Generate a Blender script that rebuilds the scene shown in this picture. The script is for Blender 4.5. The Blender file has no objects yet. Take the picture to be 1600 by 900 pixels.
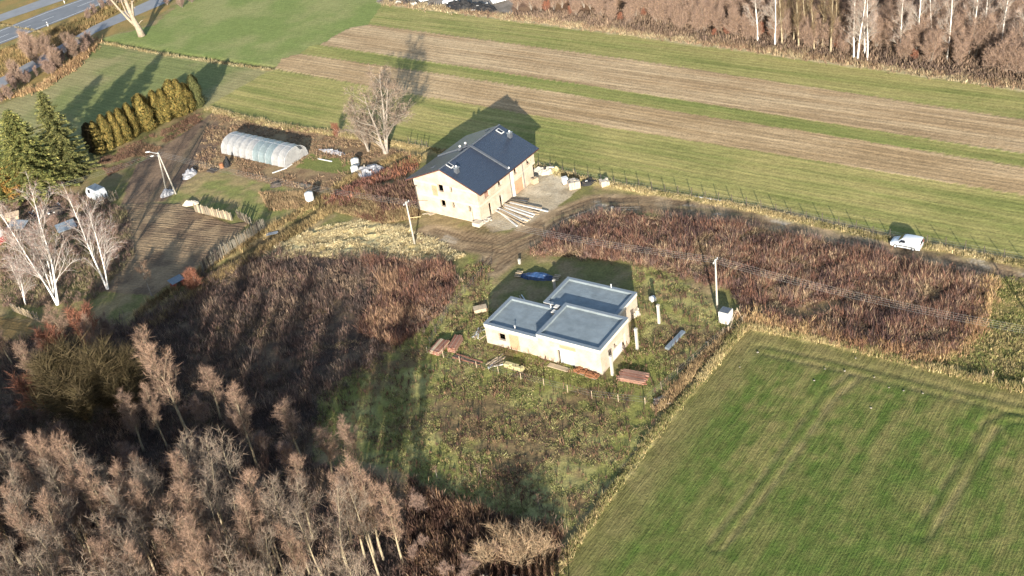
import bpy, math, random
import numpy as np
from mathutils import Vector, Matrix

# ------------------------------------------------------------------ camera, sky, sun, exposure
FPX, PITCH, ROLL, CAMH = 1756.0, math.radians(32.7), math.radians(9.0), 92.0   # focal length in pixels of a 1600 wide frame
SUN_EL, SUN_AZ = math.radians(15.0), math.radians(5.0)                           # shadows run towards azimuth SUN_AZ from +Y
scene = bpy.context.scene
col = scene.collection
fw = np.array([0, math.cos(PITCH), -math.sin(PITCH)])
rt = np.array([1.0, 0, 0])
up = np.cross(rt, fw)
cr, sr = math.cos(ROLL), math.sin(ROLL)
cam_d = bpy.data.cameras.new('camera')
cam = bpy.data.objects.new('camera', cam_d)
col.objects.link(cam)
cam_d.sensor_width = 36.0
cam_d.lens = 36.0 * FPX / 1600.0
cam_d.clip_start = 0.5
cam_d.clip_end = 9000
# image right = cr*rt + sr*up ; image down = -sr... (u = cr*dx - sr*dy, v = sr*dx + cr*dy)
xr = cr * rt - sr * up
yu = sr * rt + cr * up
cam.matrix_world = Matrix(((xr[0], yu[0], -fw[0], 0), (xr[1], yu[1], -fw[1], 0), (xr[2], yu[2], -fw[2], CAMH), (0, 0, 0, 1)))
scene.camera = cam

world = bpy.data.worlds.new('World')
scene.world = world
world.use_nodes = True
wn = world.node_tree
sky = wn.nodes.new('ShaderNodeTexSky')
sky.sky_type = 'NISHITA'
sky.sun_disc = False
sky.sun_elevation = SUN_EL
sky.sun_rotation = math.pi + SUN_AZ
wn.links.new(sky.outputs[0], wn.nodes['Background'].inputs[0])
wn.nodes['Background'].inputs[1].default_value = 0.105

sun_d = bpy.data.lights.new('sun', 'SUN')
sun = bpy.data.objects.new('sun', sun_d)
col.objects.link(sun)
sun_d.energy = 5.0
sun_d.angle = math.radians(0.5)
sun_d.color = (1.0, 0.92, 0.79)
ray_dir = Vector((math.sin(SUN_AZ) * math.cos(SUN_EL), math.cos(SUN_AZ) * math.cos(SUN_EL), -math.sin(SUN_EL)))
sun.rotation_euler = ray_dir.to_track_quat('-Z', 'Y').to_euler()
sun.location = (-20, -60, 120)

scene.view_settings.view_transform = 'Standard'
scene.view_settings.look = 'None'
scene.view_settings.gamma = 1.0
scene.view_settings.exposure = 1.75

R = random.Random(11)
NR = np.random.RandomState(5)

# ------------------------------------------------------------------ photograph point -> place on the ground
def G(px, py, z=0.0):
    dx, dy = px - 800.0, py - 450.0
    u, v = cr * dx - sr * dy, sr * dx + cr * dy
    d = fw * FPX + u * rt - v * up
    t = (z - CAMH) / d[2]
    return Vector((d[0] * t, d[1] * t, z))

def proj(p):
    q = np.array(p, float) - np.array([0, 0, CAMH])
    c = q @ fw
    u, v = q @ rt / c * FPX, -(q @ up) / c * FPX
    return 800 + cr * u + sr * v, 450 - sr * u + cr * v

def tall(base, top_y):
    b = G(*base)
    lo, hi = 0.0, 45.0
    for _ in range(30):
        m = (lo + hi) / 2
        if proj((b.x, b.y, m))[1] > top_y: lo = m
        else: hi = m
    return lo

def WP(pts):
    return [tuple(G(*p)[:2]) for p in pts]

# ------------------------------------------------------------------ noise and polygons on arrays
def _h(ix, iy, s):
    n = (ix.astype(np.int64) * 374761393 + iy.astype(np.int64) * 668265263 + s * 974634777) & 0x7fffffff
    n = ((n ^ (n >> 13)) * 1274126177) & 0x7fffffff
    return ((n ^ (n >> 16)) & 0xffff) / 65535.0

def vn(x, y, s=0):
    ix, iy = np.floor(x), np.floor(y)
    fx, fy = x - ix, y - iy
    fx, fy = fx * fx * (3 - 2 * fx), fy * fy * (3 - 2 * fy)
    a, b = _h(ix, iy, s), _h(ix + 1, iy, s)
    c, d = _h(ix, iy + 1, s), _h(ix + 1, iy + 1, s)
    return (a * (1 - fx) + b * fx) * (1 - fy) + (c * (1 - fx) + d * fx) * fy

def fbm(x, y, size, o=4, s=0):
    t, amp, tot = 0, 1.0, 0
    for k in range(o):
        t = t + amp * vn(x / size * 2 ** k + 17.3 * k, y / size * 2 ** k - 9.1 * k, s + k)
        tot += amp
        amp *= 0.55
    return t / tot

def inpoly(x, y, P):
    c = np.zeros(x.shape, bool)
    n = len(P)
    for i in range(n):
        x0, y0 = P[i]
        x1, y1 = P[(i + 1) % n]
        if y0 == y1: continue
        k = ((y0 > y) != (y1 > y)) & (x < (x1 - x0) * (y - y0) / (y1 - y0) + x0)
        c ^= k
    return c

def pdist(x, y, L):
    d = np.full(x.shape, 1e9)
    for (x0, y0), (x1, y1) in zip(L[:-1], L[1:]):
        vx, vy = x1 - x0, y1 - y0
        t = np.clip(((x - x0) * vx + (y - y0) * vy) / (vx * vx + vy * vy), 0, 1)
        d = np.minimum(d, np.hypot(x - x0 - t * vx, y - y0 - t * vy))
    return d

def smooth(d, a, b):
    t = np.clip((d - a) / (b - a), 0, 1)
    return t * t * (3 - 2 * t)

def lin(r, g, b, k=1.0):
    f = lambda c: ((c / 255 + 0.055) / 1.055) ** 2.4 if c > 10 else c / 255 / 12.92
    return np.array([f(r) * k, f(g) * k, f(b) * k])

# ------------------------------------------------------------------ materials
def mat(name, c, rough=0.8, var=0.25, size=1.0, bump=0.0, bsize=0.2, c2=None, spec=0.3, metal=0.0, alpha=None, coords='Object'):
    m = bpy.data.materials.new(name)
    m.use_nodes = True
    nt = m.node_tree
    b = nt.nodes['Principled BSDF']
    b.inputs['Roughness'].default_value = rough
    b.inputs['Metallic'].default_value = metal
    b.inputs['Specular IOR Level'].default_value = spec
    tc = nt.nodes.new('ShaderNodeTexCoord')
    n1 = nt.nodes.new('ShaderNodeTexNoise')
    n1.inputs['Scale'].default_value = 1.0 / size
    n1.inputs['Detail'].default_value = 6
    n1.inputs['Roughness'].default_value = 0.65
    nt.links.new(tc.outputs[coords], n1.inputs['Vector'])
    rp = nt.nodes.new('ShaderNodeValToRGB')
    rp.color_ramp.elements[0].position = 0.3
    rp.color_ramp.elements[1].position = 0.7
    ca = [v * (1 - var) for v in c]
    cb = list(c2) if c2 is not None else [min(1, v * (1 + var)) for v in c]
    rp.color_ramp.elements[0].color = (*ca, 1)
    rp.color_ramp.elements[1].color = (*cb, 1)
    nt.links.new(n1.outputs['Fac'], rp.inputs[0])
    nt.links.new(rp.outputs[0], b.inputs['Base Color'])
    if bump:
        n2 = nt.nodes.new('ShaderNodeTexNoise')
        n2.inputs['Scale'].default_value = 1.0 / bsize
        n2.inputs['Detail'].default_value = 4
        nt.links.new(tc.outputs[coords], n2.inputs['Vector'])
        bp = nt.nodes.new('ShaderNodeBump')
        bp.inputs['Strength'].default_value = 1.0
        bp.inputs['Distance'].default_value = bump
        nt.links.new(n2.outputs['Fac'], bp.inputs['Height'])
        nt.links.new(bp.outputs[0], b.inputs['Normal'])
    if alpha is not None:
        b.inputs['Alpha'].default_value = alpha
    return m

def mat_attr(name, rough=0.9, trans=0.25, var=0.3):
    """plant matter: colour per clump from the mesh, some light passing through"""
    m = bpy.data.materials.new(name)
    m.use_nodes = True
    nt = m.node_tree
    b = nt.nodes['Principled BSDF']
    b.inputs['Roughness'].default_value = rough
    b.inputs['Specular IOR Level'].default_value = 0.1
    at = nt.nodes.new('ShaderNodeAttribute')
    at.attribute_name = 'Col'
    nt.links.new(at.outputs['Color'], b.inputs['Base Color'])
    if trans:
        tr = nt.nodes.new('ShaderNodeBsdfTranslucent')
        mx = nt.nodes.new('ShaderNodeMixShader')
        mx.inputs[0].default_value = trans
        nt.links.new(at.outputs['Color'], tr.inputs[0])
        nt.links.new(b.outputs[0], mx.inputs[1])
        nt.links.new(tr.outputs[0], mx.inputs[2])
        nt.links.new(mx.outputs[0], nt.nodes['Material Output'].inputs[0])
    return m

def mat_brick(name, c1, c2, mortar, patch=None):
    m = mat(name, c1, rough=0.9)
    nt = m.node_tree
    b = nt.nodes['Principled BSDF']
    tc = nt.nodes.new('ShaderNodeTexCoord')
    geo = nt.nodes.new('ShaderNodeNewGeometry')
    sep = nt.nodes.new('ShaderNodeSeparateXYZ')
    add = nt.nodes.new('ShaderNodeMath'); add.operation = 'ADD'
    cmb = nt.nodes.new('ShaderNodeCombineXYZ')
    br = nt.nodes.new('ShaderNodeTexBrick')
    br.inputs['Scale'].default_value = 1.0
    br.inputs['Brick Width'].default_value = 0.38
    br.inputs['Row Height'].default_value = 0.24
    br.inputs['Mortar Size'].default_value = 0.014
    br.inputs['Color1'].default_value = (*c1, 1)
    br.inputs['Color2'].default_value = (*c2, 1)
    br.inputs['Mortar'].default_value = (*mortar, 1)
    nt.links.new(tc.outputs['Object'], sep.inputs[0])
    nt.links.new(sep.outputs[0], add.inputs[0])
    nt.links.new(sep.outputs[1], add.inputs[1])
    nt.links.new(add.outputs[0], cmb.inputs[0])
    nt.links.new(sep.outputs[2], cmb.inputs[1])
    nt.links.new(cmb.outputs[0], br.inputs['Vector'])
    ns = nt.nodes.new('ShaderNodeTexNoise')
    ns.inputs['Scale'].default_value = 0.7
    ns.inputs['Detail'].default_value = 5
    nt.links.new(tc.outputs['Object'], ns.inputs['Vector'])
    rp = nt.nodes.new('ShaderNodeValToRGB')
    rp.color_ramp.elements[0].position = 0.40
    rp.color_ramp.elements[1].position = 0.60
    rp.color_ramp.elements[0].color = (0, 0, 0, 1)
    rp.color_ramp.elements[1].color = (1, 1, 1, 1)
    nt.links.new(ns.outputs['Fac'], rp.inputs[0])
    mx = nt.nodes.new('ShaderNodeMix'); mx.data_type = 'RGBA'
    nt.links.new(rp.outputs[0], mx.inputs['Factor'])
    nt.links.new(br.outputs['Color'], mx.inputs['A'])
    mx.inputs['B'].default_value = (*(patch or c2), 1)
    mx2 = nt.nodes.new('ShaderNodeMix'); mx2.data_type = 'RGBA'
    mx2.inputs['Factor'].default_value = 0.8
    nt.links.new(br.outputs['Color'], mx2.inputs['A'])
    nt.links.new(mx.outputs['Result'], mx2.inputs['B'])
    nt.links.new(mx2.outputs['Result'], b.inputs['Base Color'])
    return m

M = {}
M['brick'] = mat_brick('clay_block', (.29, .225, .17), (.26, .19, .135), (.32, .285, .235), patch=(.33, .285, .23))
M['brick_b'] = mat_brick('clay_block_pale', (.30, .235, .18), (.265, .20, .145), (.32, .285, .235), patch=(.335, .29, .235))
M['brick_o'] = mat_brick('clay_block_orange', (.30, .16, .09), (.26, .13, .075), (.31, .23, .17), patch=(.31, .18, .11))
M['concrete'] = mat('concrete', (.34, .295, .235), 0.9, .15, 0.8, .01, .1)
M['white_render'] = mat('white_render', (.42, .40, .365), .9, .08, 1.0)
M['membrane'] = mat('roof_membrane', (.13, .155, .17), .62, .22, 1.6, .004, .05)
M['coping'] = mat('metal_coping', (.115, .135, .155), .55, .1, .7, spec=.5)
M['rooftile'] = mat('dark_roof_tile', (.016, .024, .046), .42, .25, .35, spec=.5)
M['roofridge'] = mat('dark_ridge_metal', (.055, .062, .075), .5, .2, .5, spec=.5)
M['fascia'] = mat('red_brown_fascia', (.06, .025, .02), .7)
M['dark'] = mat('dark_interior', (.03, .027, .025), .9)
M['glass'] = mat('skylight_frame', (.35, .36, .38), .3, .1, spec=.5)
M['wood'] = mat('weathered_wood', (.15, .12, .085), .9, .4, .5, .005, .05)
M['wood_grey'] = mat('grey_old_wood', (.13, .115, .09), .9, .5, .25, .005, .05)
M['wood_dark'] = mat('dark_old_wood', (.045, .036, .03), .9, .5, .3)
M['wood_pale'] = mat('pale_fresh_timber', (.30, .235, .16), .8, .25, .5)
M['wood_pink'] = mat('reddish_timber', (.19, .11, .08), .85, .35, .4)
M['wood_pink2'] = mat('brown_timber', (.17, .075, .05), .85, .35, .4)
M['white'] = mat('white_plastic', (.42, .42, .41), .5, .06, .5)
M['white_paint'] = mat('white_car_paint', (.40, .42, .44), .25, .03, 1.0, spec=.6)
M['black'] = mat('black_rubber', (.012, .012, .013), .8)
M['carglass'] = mat('car_glass', (.012, .015, .02), .08, .1, spec=.7)
M['grey_metal'] = mat('grey_metal', (.28, .29, .30), .45, .2, spec=.5)
M['blue_tarp'] = mat('blue_tarpaulin', (.013, .032, .08), .4, .3, .4, .03, .4)
M['blue_grey'] = mat('blue_grey_sheet', (.11, .135, .16), .5, .3, .5)
M['grey_tarp'] = mat('grey_plastic_sheet', (.22, .22, .235), .5, .5, .35, .06, .35)
M['red'] = mat('faded_red_metal', (.26, .05, .045), .6, .3, .4)
M['rust'] = mat('rusty_brick', (.17, .075, .035), .9, .45, .3)
M['yellow'] = mat('yellow_board', (.36, .31, .16), .7, .2)
M['bark_pale'] = mat('pale_bark', (.20, .165, .11), .9, .35, .4)
M['bark_birch'] = mat('white_birch_bark', (.56, .53, .49), .85, .25, .35)
M['bark_grey'] = mat('grey_bark', (.19, .165, .14), .9, .35, .4)
M['bark_dead'] = mat('bleached_dead_wood', (.20, .165, .125), .9, .3, .6)
M['bark_olive'] = mat('mossy_olive_bark', (.15, .13, .06), .9, .35, .5)
M['asphalt'] = mat('worn_asphalt', (.115, .12, .13), .75, .15, 3.0)
M['asphalt_b'] = mat('pale_asphalt', (.16, .165, .175), .75, .15, 3.0)
M['paint'] = mat('road_paint', (.5, .5, .5), .7, .15)
M['stone'] = mat('pale_stone', (.30, .275, .235), .9, .3, .3)
M['field_stone'] = mat('field_stone', (.17, .155, .13), .9, .3, .3)
M['wire'] = mat('aluminium_wire', (.22, .22, .22), .4, .1, spec=.5)
M['conc_post'] = mat('pale_concrete_post', (.29, .27, .235), .9, .15)
M['plant'] = mat_attr('dry_plants')
M['twig'] = mat_attr('fine_twigs', trans=.12)
M['needle'] = mat_attr('evergreen_leaves', trans=.12)

# ------------------------------------------------------------------ mesh helpers
def tag(o, label=None, cat=None, group=None, kind=None):
    if label: o['label'] = label
    if cat: o['category'] = cat
    if group: o['group'] = group
    if kind: o['kind'] = kind
    return o

def empty(name, loc, rz=0.0):
    o = bpy.data.objects.new(name, None)
    o.empty_display_size = 0.2
    o.location = loc
    o.rotation_euler = (0, 0, rz)
    col.objects.link(o)
    return o

class MB:
    def __init__(s):
        s.v, s.f = [], []
    def add(s, vs, fs):
        b = len(s.v)
        s.v += [tuple(p) for p in vs]
        s.f += [tuple(i + b for i in f) for f in fs]
        return s
    def box(s, x0, x1, y0, y1, z0, z1, M_=None):
        vs = [Vector(p) for p in ((x0, y0, z0), (x1, y0, z0), (x1, y1, z0), (x0, y1, z0), (x0, y0, z1), (x1, y0, z1), (x1, y1, z1), (x0, y1, z1))]
        if M_ is not None: vs = [M_ @ p for p in vs]
        return s.add(vs, [(0, 3, 2, 1), (4, 5, 6, 7), (0, 1, 5, 4), (1, 2, 6, 5), (2, 3, 7, 6), (3, 0, 4, 7)])
    def hexa(s, bot, top):
        return s.add(list(bot) + list(top), [(0, 3, 2, 1), (4, 5, 6, 7), (0, 1, 5, 4), (1, 2, 6, 5), (2, 3, 7, 6), (3, 0, 4, 7)])
    def bar(s, a, b, w, h):
        """square bar from a to b"""
        a, b = Vector(a), Vector(b)
        d = (b - a).normalized()
        sd = d.cross(Vector((0, 0, 1)))
        if sd.length < 1e-3: sd = Vector((1, 0, 0))
        sd.normalize()
        u = sd.cross(d)
        q = []
        for p in (a, b):
            q += [p - sd * w / 2 - u * h / 2, p + sd * w / 2 - u * h / 2, p + sd * w / 2 + u * h / 2, p - sd * w / 2 + u * h / 2]
        return s.add(q, [(0, 1, 2, 3), (7, 6, 5, 4), (0, 4, 5, 1), (1, 5, 6, 2), (2, 6, 7, 3), (3, 7, 4, 0)])
    def tube(s, pts, rad, n=6, cap=True):
        pts = [Vector(p) for p in pts]
        b = len(s.v)
        for i, p in enumerate(pts):
            d = (pts[min(i + 1, len(pts) - 1)] - pts[max(i - 1, 0)])
            if d.length < 1e-6: d = Vector((0, 0, 1))
            d.normalize()
            a = d.orthogonal().normalized() if abs(d.z) < .95 else Vector((1, 0, 0))
            a = (a - d * a.dot(d)).normalized()
            c = d.cross(a)
            r = rad[i] if hasattr(rad, '__len__') else rad
            for k in range(n):
                t = 2 * math.pi * k / n
                s.v.append(tuple(p + a * math.cos(t) * r + c * math.sin(t) * r))
        for i in range(len(pts) - 1):
            for k in range(n):
                k2 = (k + 1) % n
                s.f.append((b + i * n + k, b + i * n + k2, b + (i + 1) * n + k2, b + (i + 1) * n + k))
        if cap:
            s.f.append(tuple(b + k for k in range(n))[::-1])
            e = b + (len(pts) - 1) * n
            s.f.append(tuple(e + k for k in range(n)))
        return s
    def blob(s, c, r, sq=(1, 1, 1), n=10, m=6, jit=.15, rnd=R):
        b = len(s.v)
        for i in range(m + 1):
            ph = math.pi * i / m
            for k in range(n):
                t = 2 * math.pi * k / n
                j = 1 + rnd.uniform(-jit, jit)
                s.v.append((c[0] + r * sq[0] * math.sin(ph) * math.cos(t) * j, c[1] + r * sq[1] * math.sin(ph) * math.sin(t) * j, c[2] + r * sq[2] * math.cos(ph) * j))
        for i in range(m):
            for k in range(n):
                k2 = (k + 1) % n
                s.f.append((b + i * n + k, b + (i + 1) * n + k, b + (i + 1) * n + k2, b + i * n + k2))
        return s
    def mesh(s, name, m, smooth=False):
        me = bpy.data.meshes.new(name)
        me.from_pydata(s.v, [], s.f)
        me.materials.append(m)
        if smooth:
            me.polygons.foreach_set('use_smooth', [True] * len(me.polygons))
        me.update()
        return me
    def build(s, name, m, parent=None, smooth=False, bevel=0.0):
        o = bpy.data.objects.new(name, s.mesh(name, m, smooth))
        col.objects.link(o)
        if parent is not None: o.parent = parent
        if bevel:
            bv = o.modifiers.new('bevel', 'BEVEL')
            bv.width = bevel
            bv.segments = 2
            bv.limit_method = 'ANGLE'
        return o

def part(name, m, parent, *boxes, bevel=0.0):
    b = MB()
    for q in boxes: b.box(*q)
    return b.build(name, m, parent, bevel=bevel)

def child(me, name, parent, M_=None):
    o = bpy.data.objects.new(name, me)
    col.objects.link(o)
    o.parent = parent
    if M_ is not None: o.matrix_local = M_
    return o

def copy_tree(o, parent=None):
    c = o.copy()
    col.objects.link(c)
    if parent is not None: c.parent = parent
    for ch in o.children: copy_tree(ch, c)
    return c

def raw_mesh(name, V, T, C, m):
    """triangles from arrays with a colour per corner vertex"""
    me = bpy.data.meshes.new(name)
    nv, nt_ = len(V), len(T)
    me.vertices.add(nv)
    me.vertices.foreach_set('co', np.ascontiguousarray(V, np.float32).ravel())
    me.loops.add(nt_ * 3)
    me.loops.foreach_set('vertex_index', np.ascontiguousarray(T, np.int32).ravel())
    me.polygons.add(nt_)
    me.polygons.foreach_set('loop_start', np.arange(0, nt_ * 3, 3, dtype=np.int32))
    me.polygons.foreach_set('loop_total', np.full(nt_, 3, np.int32))
    if C is not None:
        a = me.attributes.new('Col', 'FLOAT_COLOR', 'POINT')
        a.data.foreach_set('color', np.ascontiguousarray(np.c_[C, np.ones(nv)], np.float32).ravel())
    me.materials.append(m)
    me.update(calc_edges=True)
    me.validate()
    return me


# ------------------------------------------------------------------ the ground: one sheet to the horizon, cut into its fields, tracks and plots
KA = 0.50      # albedo of level ground relative to its colour in the picture
LINE_A = WP([(325, 168), (430, 193), (540, 209), (660, 229), (850, 262), (960, 288), (1144, 317), (1390, 371), (1600, 408), (1900, 462)])
LINE_D = WP([(-200, 0), (150, 62), (270, 84), (425, 106)])
Z = {
 'meadow': WP([(150, 62), (240, 40), (300, -10), (330, -60), (560, -45), (600, 5), (575, 38), (480, 82), (425, 105), (270, 84)]),
 'west_field': WP([(-120, 215), (20, 155), (100, 110), (150, 64), (270, 86), (425, 107), (430, 193), (325, 168), (300, 172), (140, 240), (60, 260), (-120, 330)]),
 'strip_a': WP([(325, 166), (425, 107), (660, 150), (850, 183), (1200, 239), (1600, 305), (1900, 353), (1900, 462), (1600, 408), (1390, 371), (1144, 317), (960, 288), (850, 262), (660, 229), (540, 209), (430, 193)]),
 'brown_a': WP([(430, 107), (440, 92), (468, 84), (700, 117), (1000, 165), (1300, 212), (1600, 262), (1900, 312), (1900, 353), (1600, 305), (1200, 239), (850, 183), (660, 150)]),
 'strip_b': WP([(468, 84), (485, 72), (500, 70), (750, 108), (1000, 146), (1600, 240), (1900, 287), (1900, 312), (1600, 262), (1300, 212), (1000, 165), (700, 117)]),
 'brown_b': WP([(500, 70), (540, 46), (575, 38), (1000, 95), (1300, 141), (1600, 187), (1900, 233), (1900, 287), (1600, 240), (1000, 146), (750, 108)]),
 'strip_c': WP([(575, 38), (600, 5), (1000, 56), (1300, 97), (1600, 139), (1900, 181), (1900, 233), (1600, 187), (1300, 141), (1000, 95)]),
 'crop': WP([(868, 885), (1010, 690), (1165, 512), (1300, 540), (1440, 574), (1600, 612), (1760, 648), (2000, 1200), (700, 1150)]),
 'garden_soil': WP([(150, 455), (200, 318), (280, 318), (360, 350), (395, 345), (330, 400), (240, 462)]),
 'garden_soil_b': WP([(210, 260), (330, 178), (345, 200), (335, 245), (255, 315), (190, 320)]),
 'garden_brown': WP([(330, 176), (540, 210), (640, 240), (500, 300), (430, 290), (345, 265), (300, 270)]),
 'garden_grass': WP([(240, 318), (330, 268), (480, 300), (500, 318), (430, 350), (300, 320)]),
 'lawn_b': WP([(485, 240), (555, 252), (555, 275), (460, 262)]),
 'ploughed_corner': WP([(-60, 480), (45, 505), (60, 530), (-20, 620), (-160, 600)]),
 'pale_grass': WP([(430, 385), (500, 355), (560, 345), (640, 360), (700, 385), (725, 400), (690, 415), (560, 408), (470, 398), (430, 410)]),
 'north_grass': WP([(520, 330), (560, 290), (650, 320), (655, 340), (600, 350)]),
 'weeds': WP([(830, 398), (895, 340), (960, 336), (1010, 337), (1180, 356), (1385, 403), (1500, 428), (1548, 440), (1525, 500), (1495, 545), (1440, 560), (1300, 525), (1160, 495), (1140, 450), (1060, 430), (985, 405)]),
 'brush': WP([(205, 505), (330, 425), (440, 395), (560, 405), (690, 418), (715, 440), (690, 490), (620, 540), (500, 640), (480, 720), (640, 760), (720, 800), (880, 830), (860, 900), (820, 1000), (-200, 1000), (-200, 640), (60, 520)]),
 'lot': WP([(500, 610), (620, 540), (700, 480), (735, 400), (770, 420), (765, 480), (960, 600), (1000, 480), (985, 410), (1060, 432), (1120, 480), (1160, 505), (1030, 650), (890, 830), (720, 790), (640, 740), (490, 700)]),
 'yard': WP([(735, 340), (750, 330), (835, 270), (890, 275), (905, 295), (870, 322), (840, 350), (770, 362)]),
 'east_grass': WP([(1548, 430), (1700, 440), (1760, 648), (1600, 610), (1440, 572), (1495, 545), (1525, 500)]),
}
ROADL = WP([(1900, 483), (1600, 424), (1400, 384), (1200, 340), (1020, 318), (930, 318), (870, 340), (820, 372), (785, 395), (770, 415)])
ROAD2 = WP([(670, 365), (720, 378), (785, 385), (830, 365)])
ROAD3 = WP([(840, 350), (850, 300), (870, 280)])
DITCH = WP([(225, 500), (330, 425), (420, 372), (500, 325), (560, 285), (640, 245)])
BOUND = WP([(862, 900), (1012, 690), (1165, 510), (1300, 537), (1440, 572), (1600, 610)])
LOTB = WP([(1165, 510), (1130, 525), (1030, 640)])
GARPATH = WP([(330, 185), (285, 250), (215, 345), (200, 380)])
crop_dir = Vector(WP([(868, 885), (1165, 510)])[1]) - Vector(WP([(868, 885), (1165, 510)])[0])
CROP_A = math.atan2(crop_dir.y, crop_dir.x)
strip_dir = Vector(LINE_A[-2]) - Vector(LINE_A[6])
STRIP_A = math.atan2(strip_dir.y, strip_dir.x)
soil_dir = Vector(WP([(200, 370), (340, 385)])[1]) - Vector(WP([(200, 370), (340, 385)])[0])
SOIL_A = math.atan2(soil_dir.y, soil_dir.x)
HEAD = [WP(q) for q in ([(1190, 545), (1250, 558), (1330, 575), (1450, 605), (1600, 640), (1700, 665)],
                         [(1120, 850), (1210, 735), (1290, 620), (1330, 590)],
                         [(1440, 830), (1500, 740), (1545, 665), (1575, 650), (1640, 655)])]

def gmix(C, m, c):
    C += m[:, None] * (c - C)

def two(n, a, b, lo=.35, hi=.65):
    t = smooth(n, lo, hi)[:, None]
    return a * (1 - t) + b * t

def ground_eval(x, y):
    n0 = fbm(x, y, 3.0, 4, 1)
    n1 = fbm(x, y, 12.0, 4, 20)
    n2 = fbm(x, y, 1.1, 3, 40)
    jx, jy = (fbm(x, y, 2.2, 3, 60) - .5) * 1.6, (fbm(x, y, 2.2, 3, 80) - .5) * 1.6
    X, Y = x + jx, y + jy
    n = len(x)
    k = KA
    C = two(n0, lin(140, 136, 86, k), lin(168, 148, 110, k)) * 1.0
    z = (n2 - .5) * .16 + (n0 - .5) * .1
    zone = np.zeros(n, int)
    rowA, rowB, rowS = np.zeros(n), np.zeros(n), np.zeros(n)
    def mk(name, jit=1.0):
        return inpoly(x + jx * jit, y + jy * jit, Z[name]).astype(float)
    def flat(m, amt=.8):
        z[:] = z * (1 - amt * m)
    # far side of everything: pale meadow
    far = ((y > 330) & (x < 0)).astype(float)
    gmix(C, far, two(n1, lin(128, 140, 88, k), lin(150, 150, 104, k)))
    flat(smooth(y, 200, 215), .7)
    m = mk('meadow'); gmix(C, m, two(n1, lin(138, 152, 88, k), lin(160, 162, 106, k))); flat(m); zone[m > .5] = 1
    rowA = np.maximum(rowA, m * .35)
    m = mk('west_field'); gmix(C, m, two(n1, lin(140, 146, 92, k), lin(168, 160, 114, k))); flat(m); zone[m > .5] = 1
    rowA = np.maximum(rowA, m * .7)
    ca, sa = math.cos(-STRIP_A), math.sin(-STRIP_A)
    al, ac = ca * x - sa * y, sa * x + ca * y      # along and across the strips
    st = fbm(al * .06, ac, 1.5, 4, 7)
    for nm, c1, c2, zz in (('strip_a', (146, 150, 86), (186, 174, 112), 1), ('brown_a', (182, 154, 116), (212, 184, 144), 2), ('strip_b', (142, 148, 84), (170, 164, 102), 1),
                           ('brown_b', (184, 156, 120), (212, 186, 148), 2), ('strip_c', (146, 150, 88), (182, 172, 112), 1)):
        m = mk(nm, .35); gmix(C, m, two(st * .7 + n1 * .3, lin(*c1, k), lin(*c2, k), .3, .7)); flat(m, .85); zone[m > .5] = zz
        rowA = np.maximum(rowA, m * (1.0 if zz == 2 else .75))
    # crop field of the lower right corner
    ca, sa = math.cos(-CROP_A), math.sin(-CROP_A)
    al, ac = ca * x - sa * y, sa * x + ca * y
    st = fbm(al * .10, ac, 1.6, 4, 9)
    m = mk('crop', .3)
    big = fbm(x + 30, y, 26.0, 3, 31)
    g = two(st * .4 + big * .15 + n2 * .3 + n0 * .15, lin(96, 116, 54, k), lin(148, 138, 88, k), .34, .68)
    g = g + (smooth(big, .45, .62) * .4)[:, None] * (lin(90, 112, 52, k) - g)
    gmix(C, m, g); flat(m, .75); zone[m > .5] = 3; rowB = m * 1.0
    edge = m * (1 - smooth(pdist(x, y, BOUND), 1.5, 7.0))
    gmix(C, edge * .75, two(n0, lin(150, 136, 92, k), lin(128, 122, 76, k)))
    for q in HEAD:
        d = pdist(x, y, q)
        for off in (.75, 1.0):
            t = m * (1 - smooth(np.abs(d - off), .18, .5))
            gmix(C, t * .28 * smooth(n0, .35, .6), lin(156, 140, 100, k)); z -= t * .06
        t = m * (1 - smooth(d, .15, .45)); gmix(C, t * .3, lin(90, 104, 52, k))
    # gardens
    m = mk('garden_brown', .6); gmix(C, m, two(n0, lin(172, 148, 112, k), lin(150, 124, 96, k))); flat(m, .4)
    m = mk('garden_grass', .6); gmix(C, m, two(n0, lin(144, 146, 88, k), lin(172, 154, 110, k)))
    m = mk('lawn_b', .6); gmix(C, m, lin(134, 138, 80, k)); flat(m, .6)
    m = mk('garden_soil', .4); gmix(C, m, two(n0, lin(132, 112, 92, k), lin(170, 146, 116, k))); flat(m, .5); zone[m > .5] = 4; rowS = np.maximum(rowS, m)
    m = mk('garden_soil_b', .5); gmix(C, m, two(n0, lin(128, 108, 92, k), lin(152, 128, 106, k))); flat(m, .5); zone[m > .5] = 4; rowS = np.maximum(rowS, m * .4)
    m = mk('ploughed_corner', .4); gmix(C, m, two(n0, lin(120, 98, 66, k), lin(176, 146, 96, k))); flat(m, .5); zone[m > .5] = 4; rowS = np.maximum(rowS, m)
    m = 1 - smooth(pdist(X, Y, GARPATH), .5, 1.4); gmix(C, m * .8, lin(150, 130, 104, k))
    # rough ground
    m = mk('pale_grass', .8); gmix(C, m, two(n0, lin(200, 178, 124, k), lin(222, 206, 156, k))); z += m * (fbm(x * .6, y * 1.6, 1.2, 3, 44) - .5) * .7
    m = mk('north_grass', .8); gmix(C, m, two(n0, lin(150, 134, 84, k), lin(170, 146, 100, k)))
    m = mk('weeds', 1.0); gmix(C, m, two(n0, lin(112, 84, 70, k), lin(164, 138, 100, k)))
    m = mk('brush', 1.2); gmix(C, m, two(n0, lin(96, 82, 72, k), lin(134, 114, 92, k)))
    m = mk('east_grass', .8); gmix(C, m, two(n0, lin(136, 134, 76, k), lin(158, 142, 92, k))); z += m * (n2 - .5) * .15
    m = mk('lot', .9)
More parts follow.
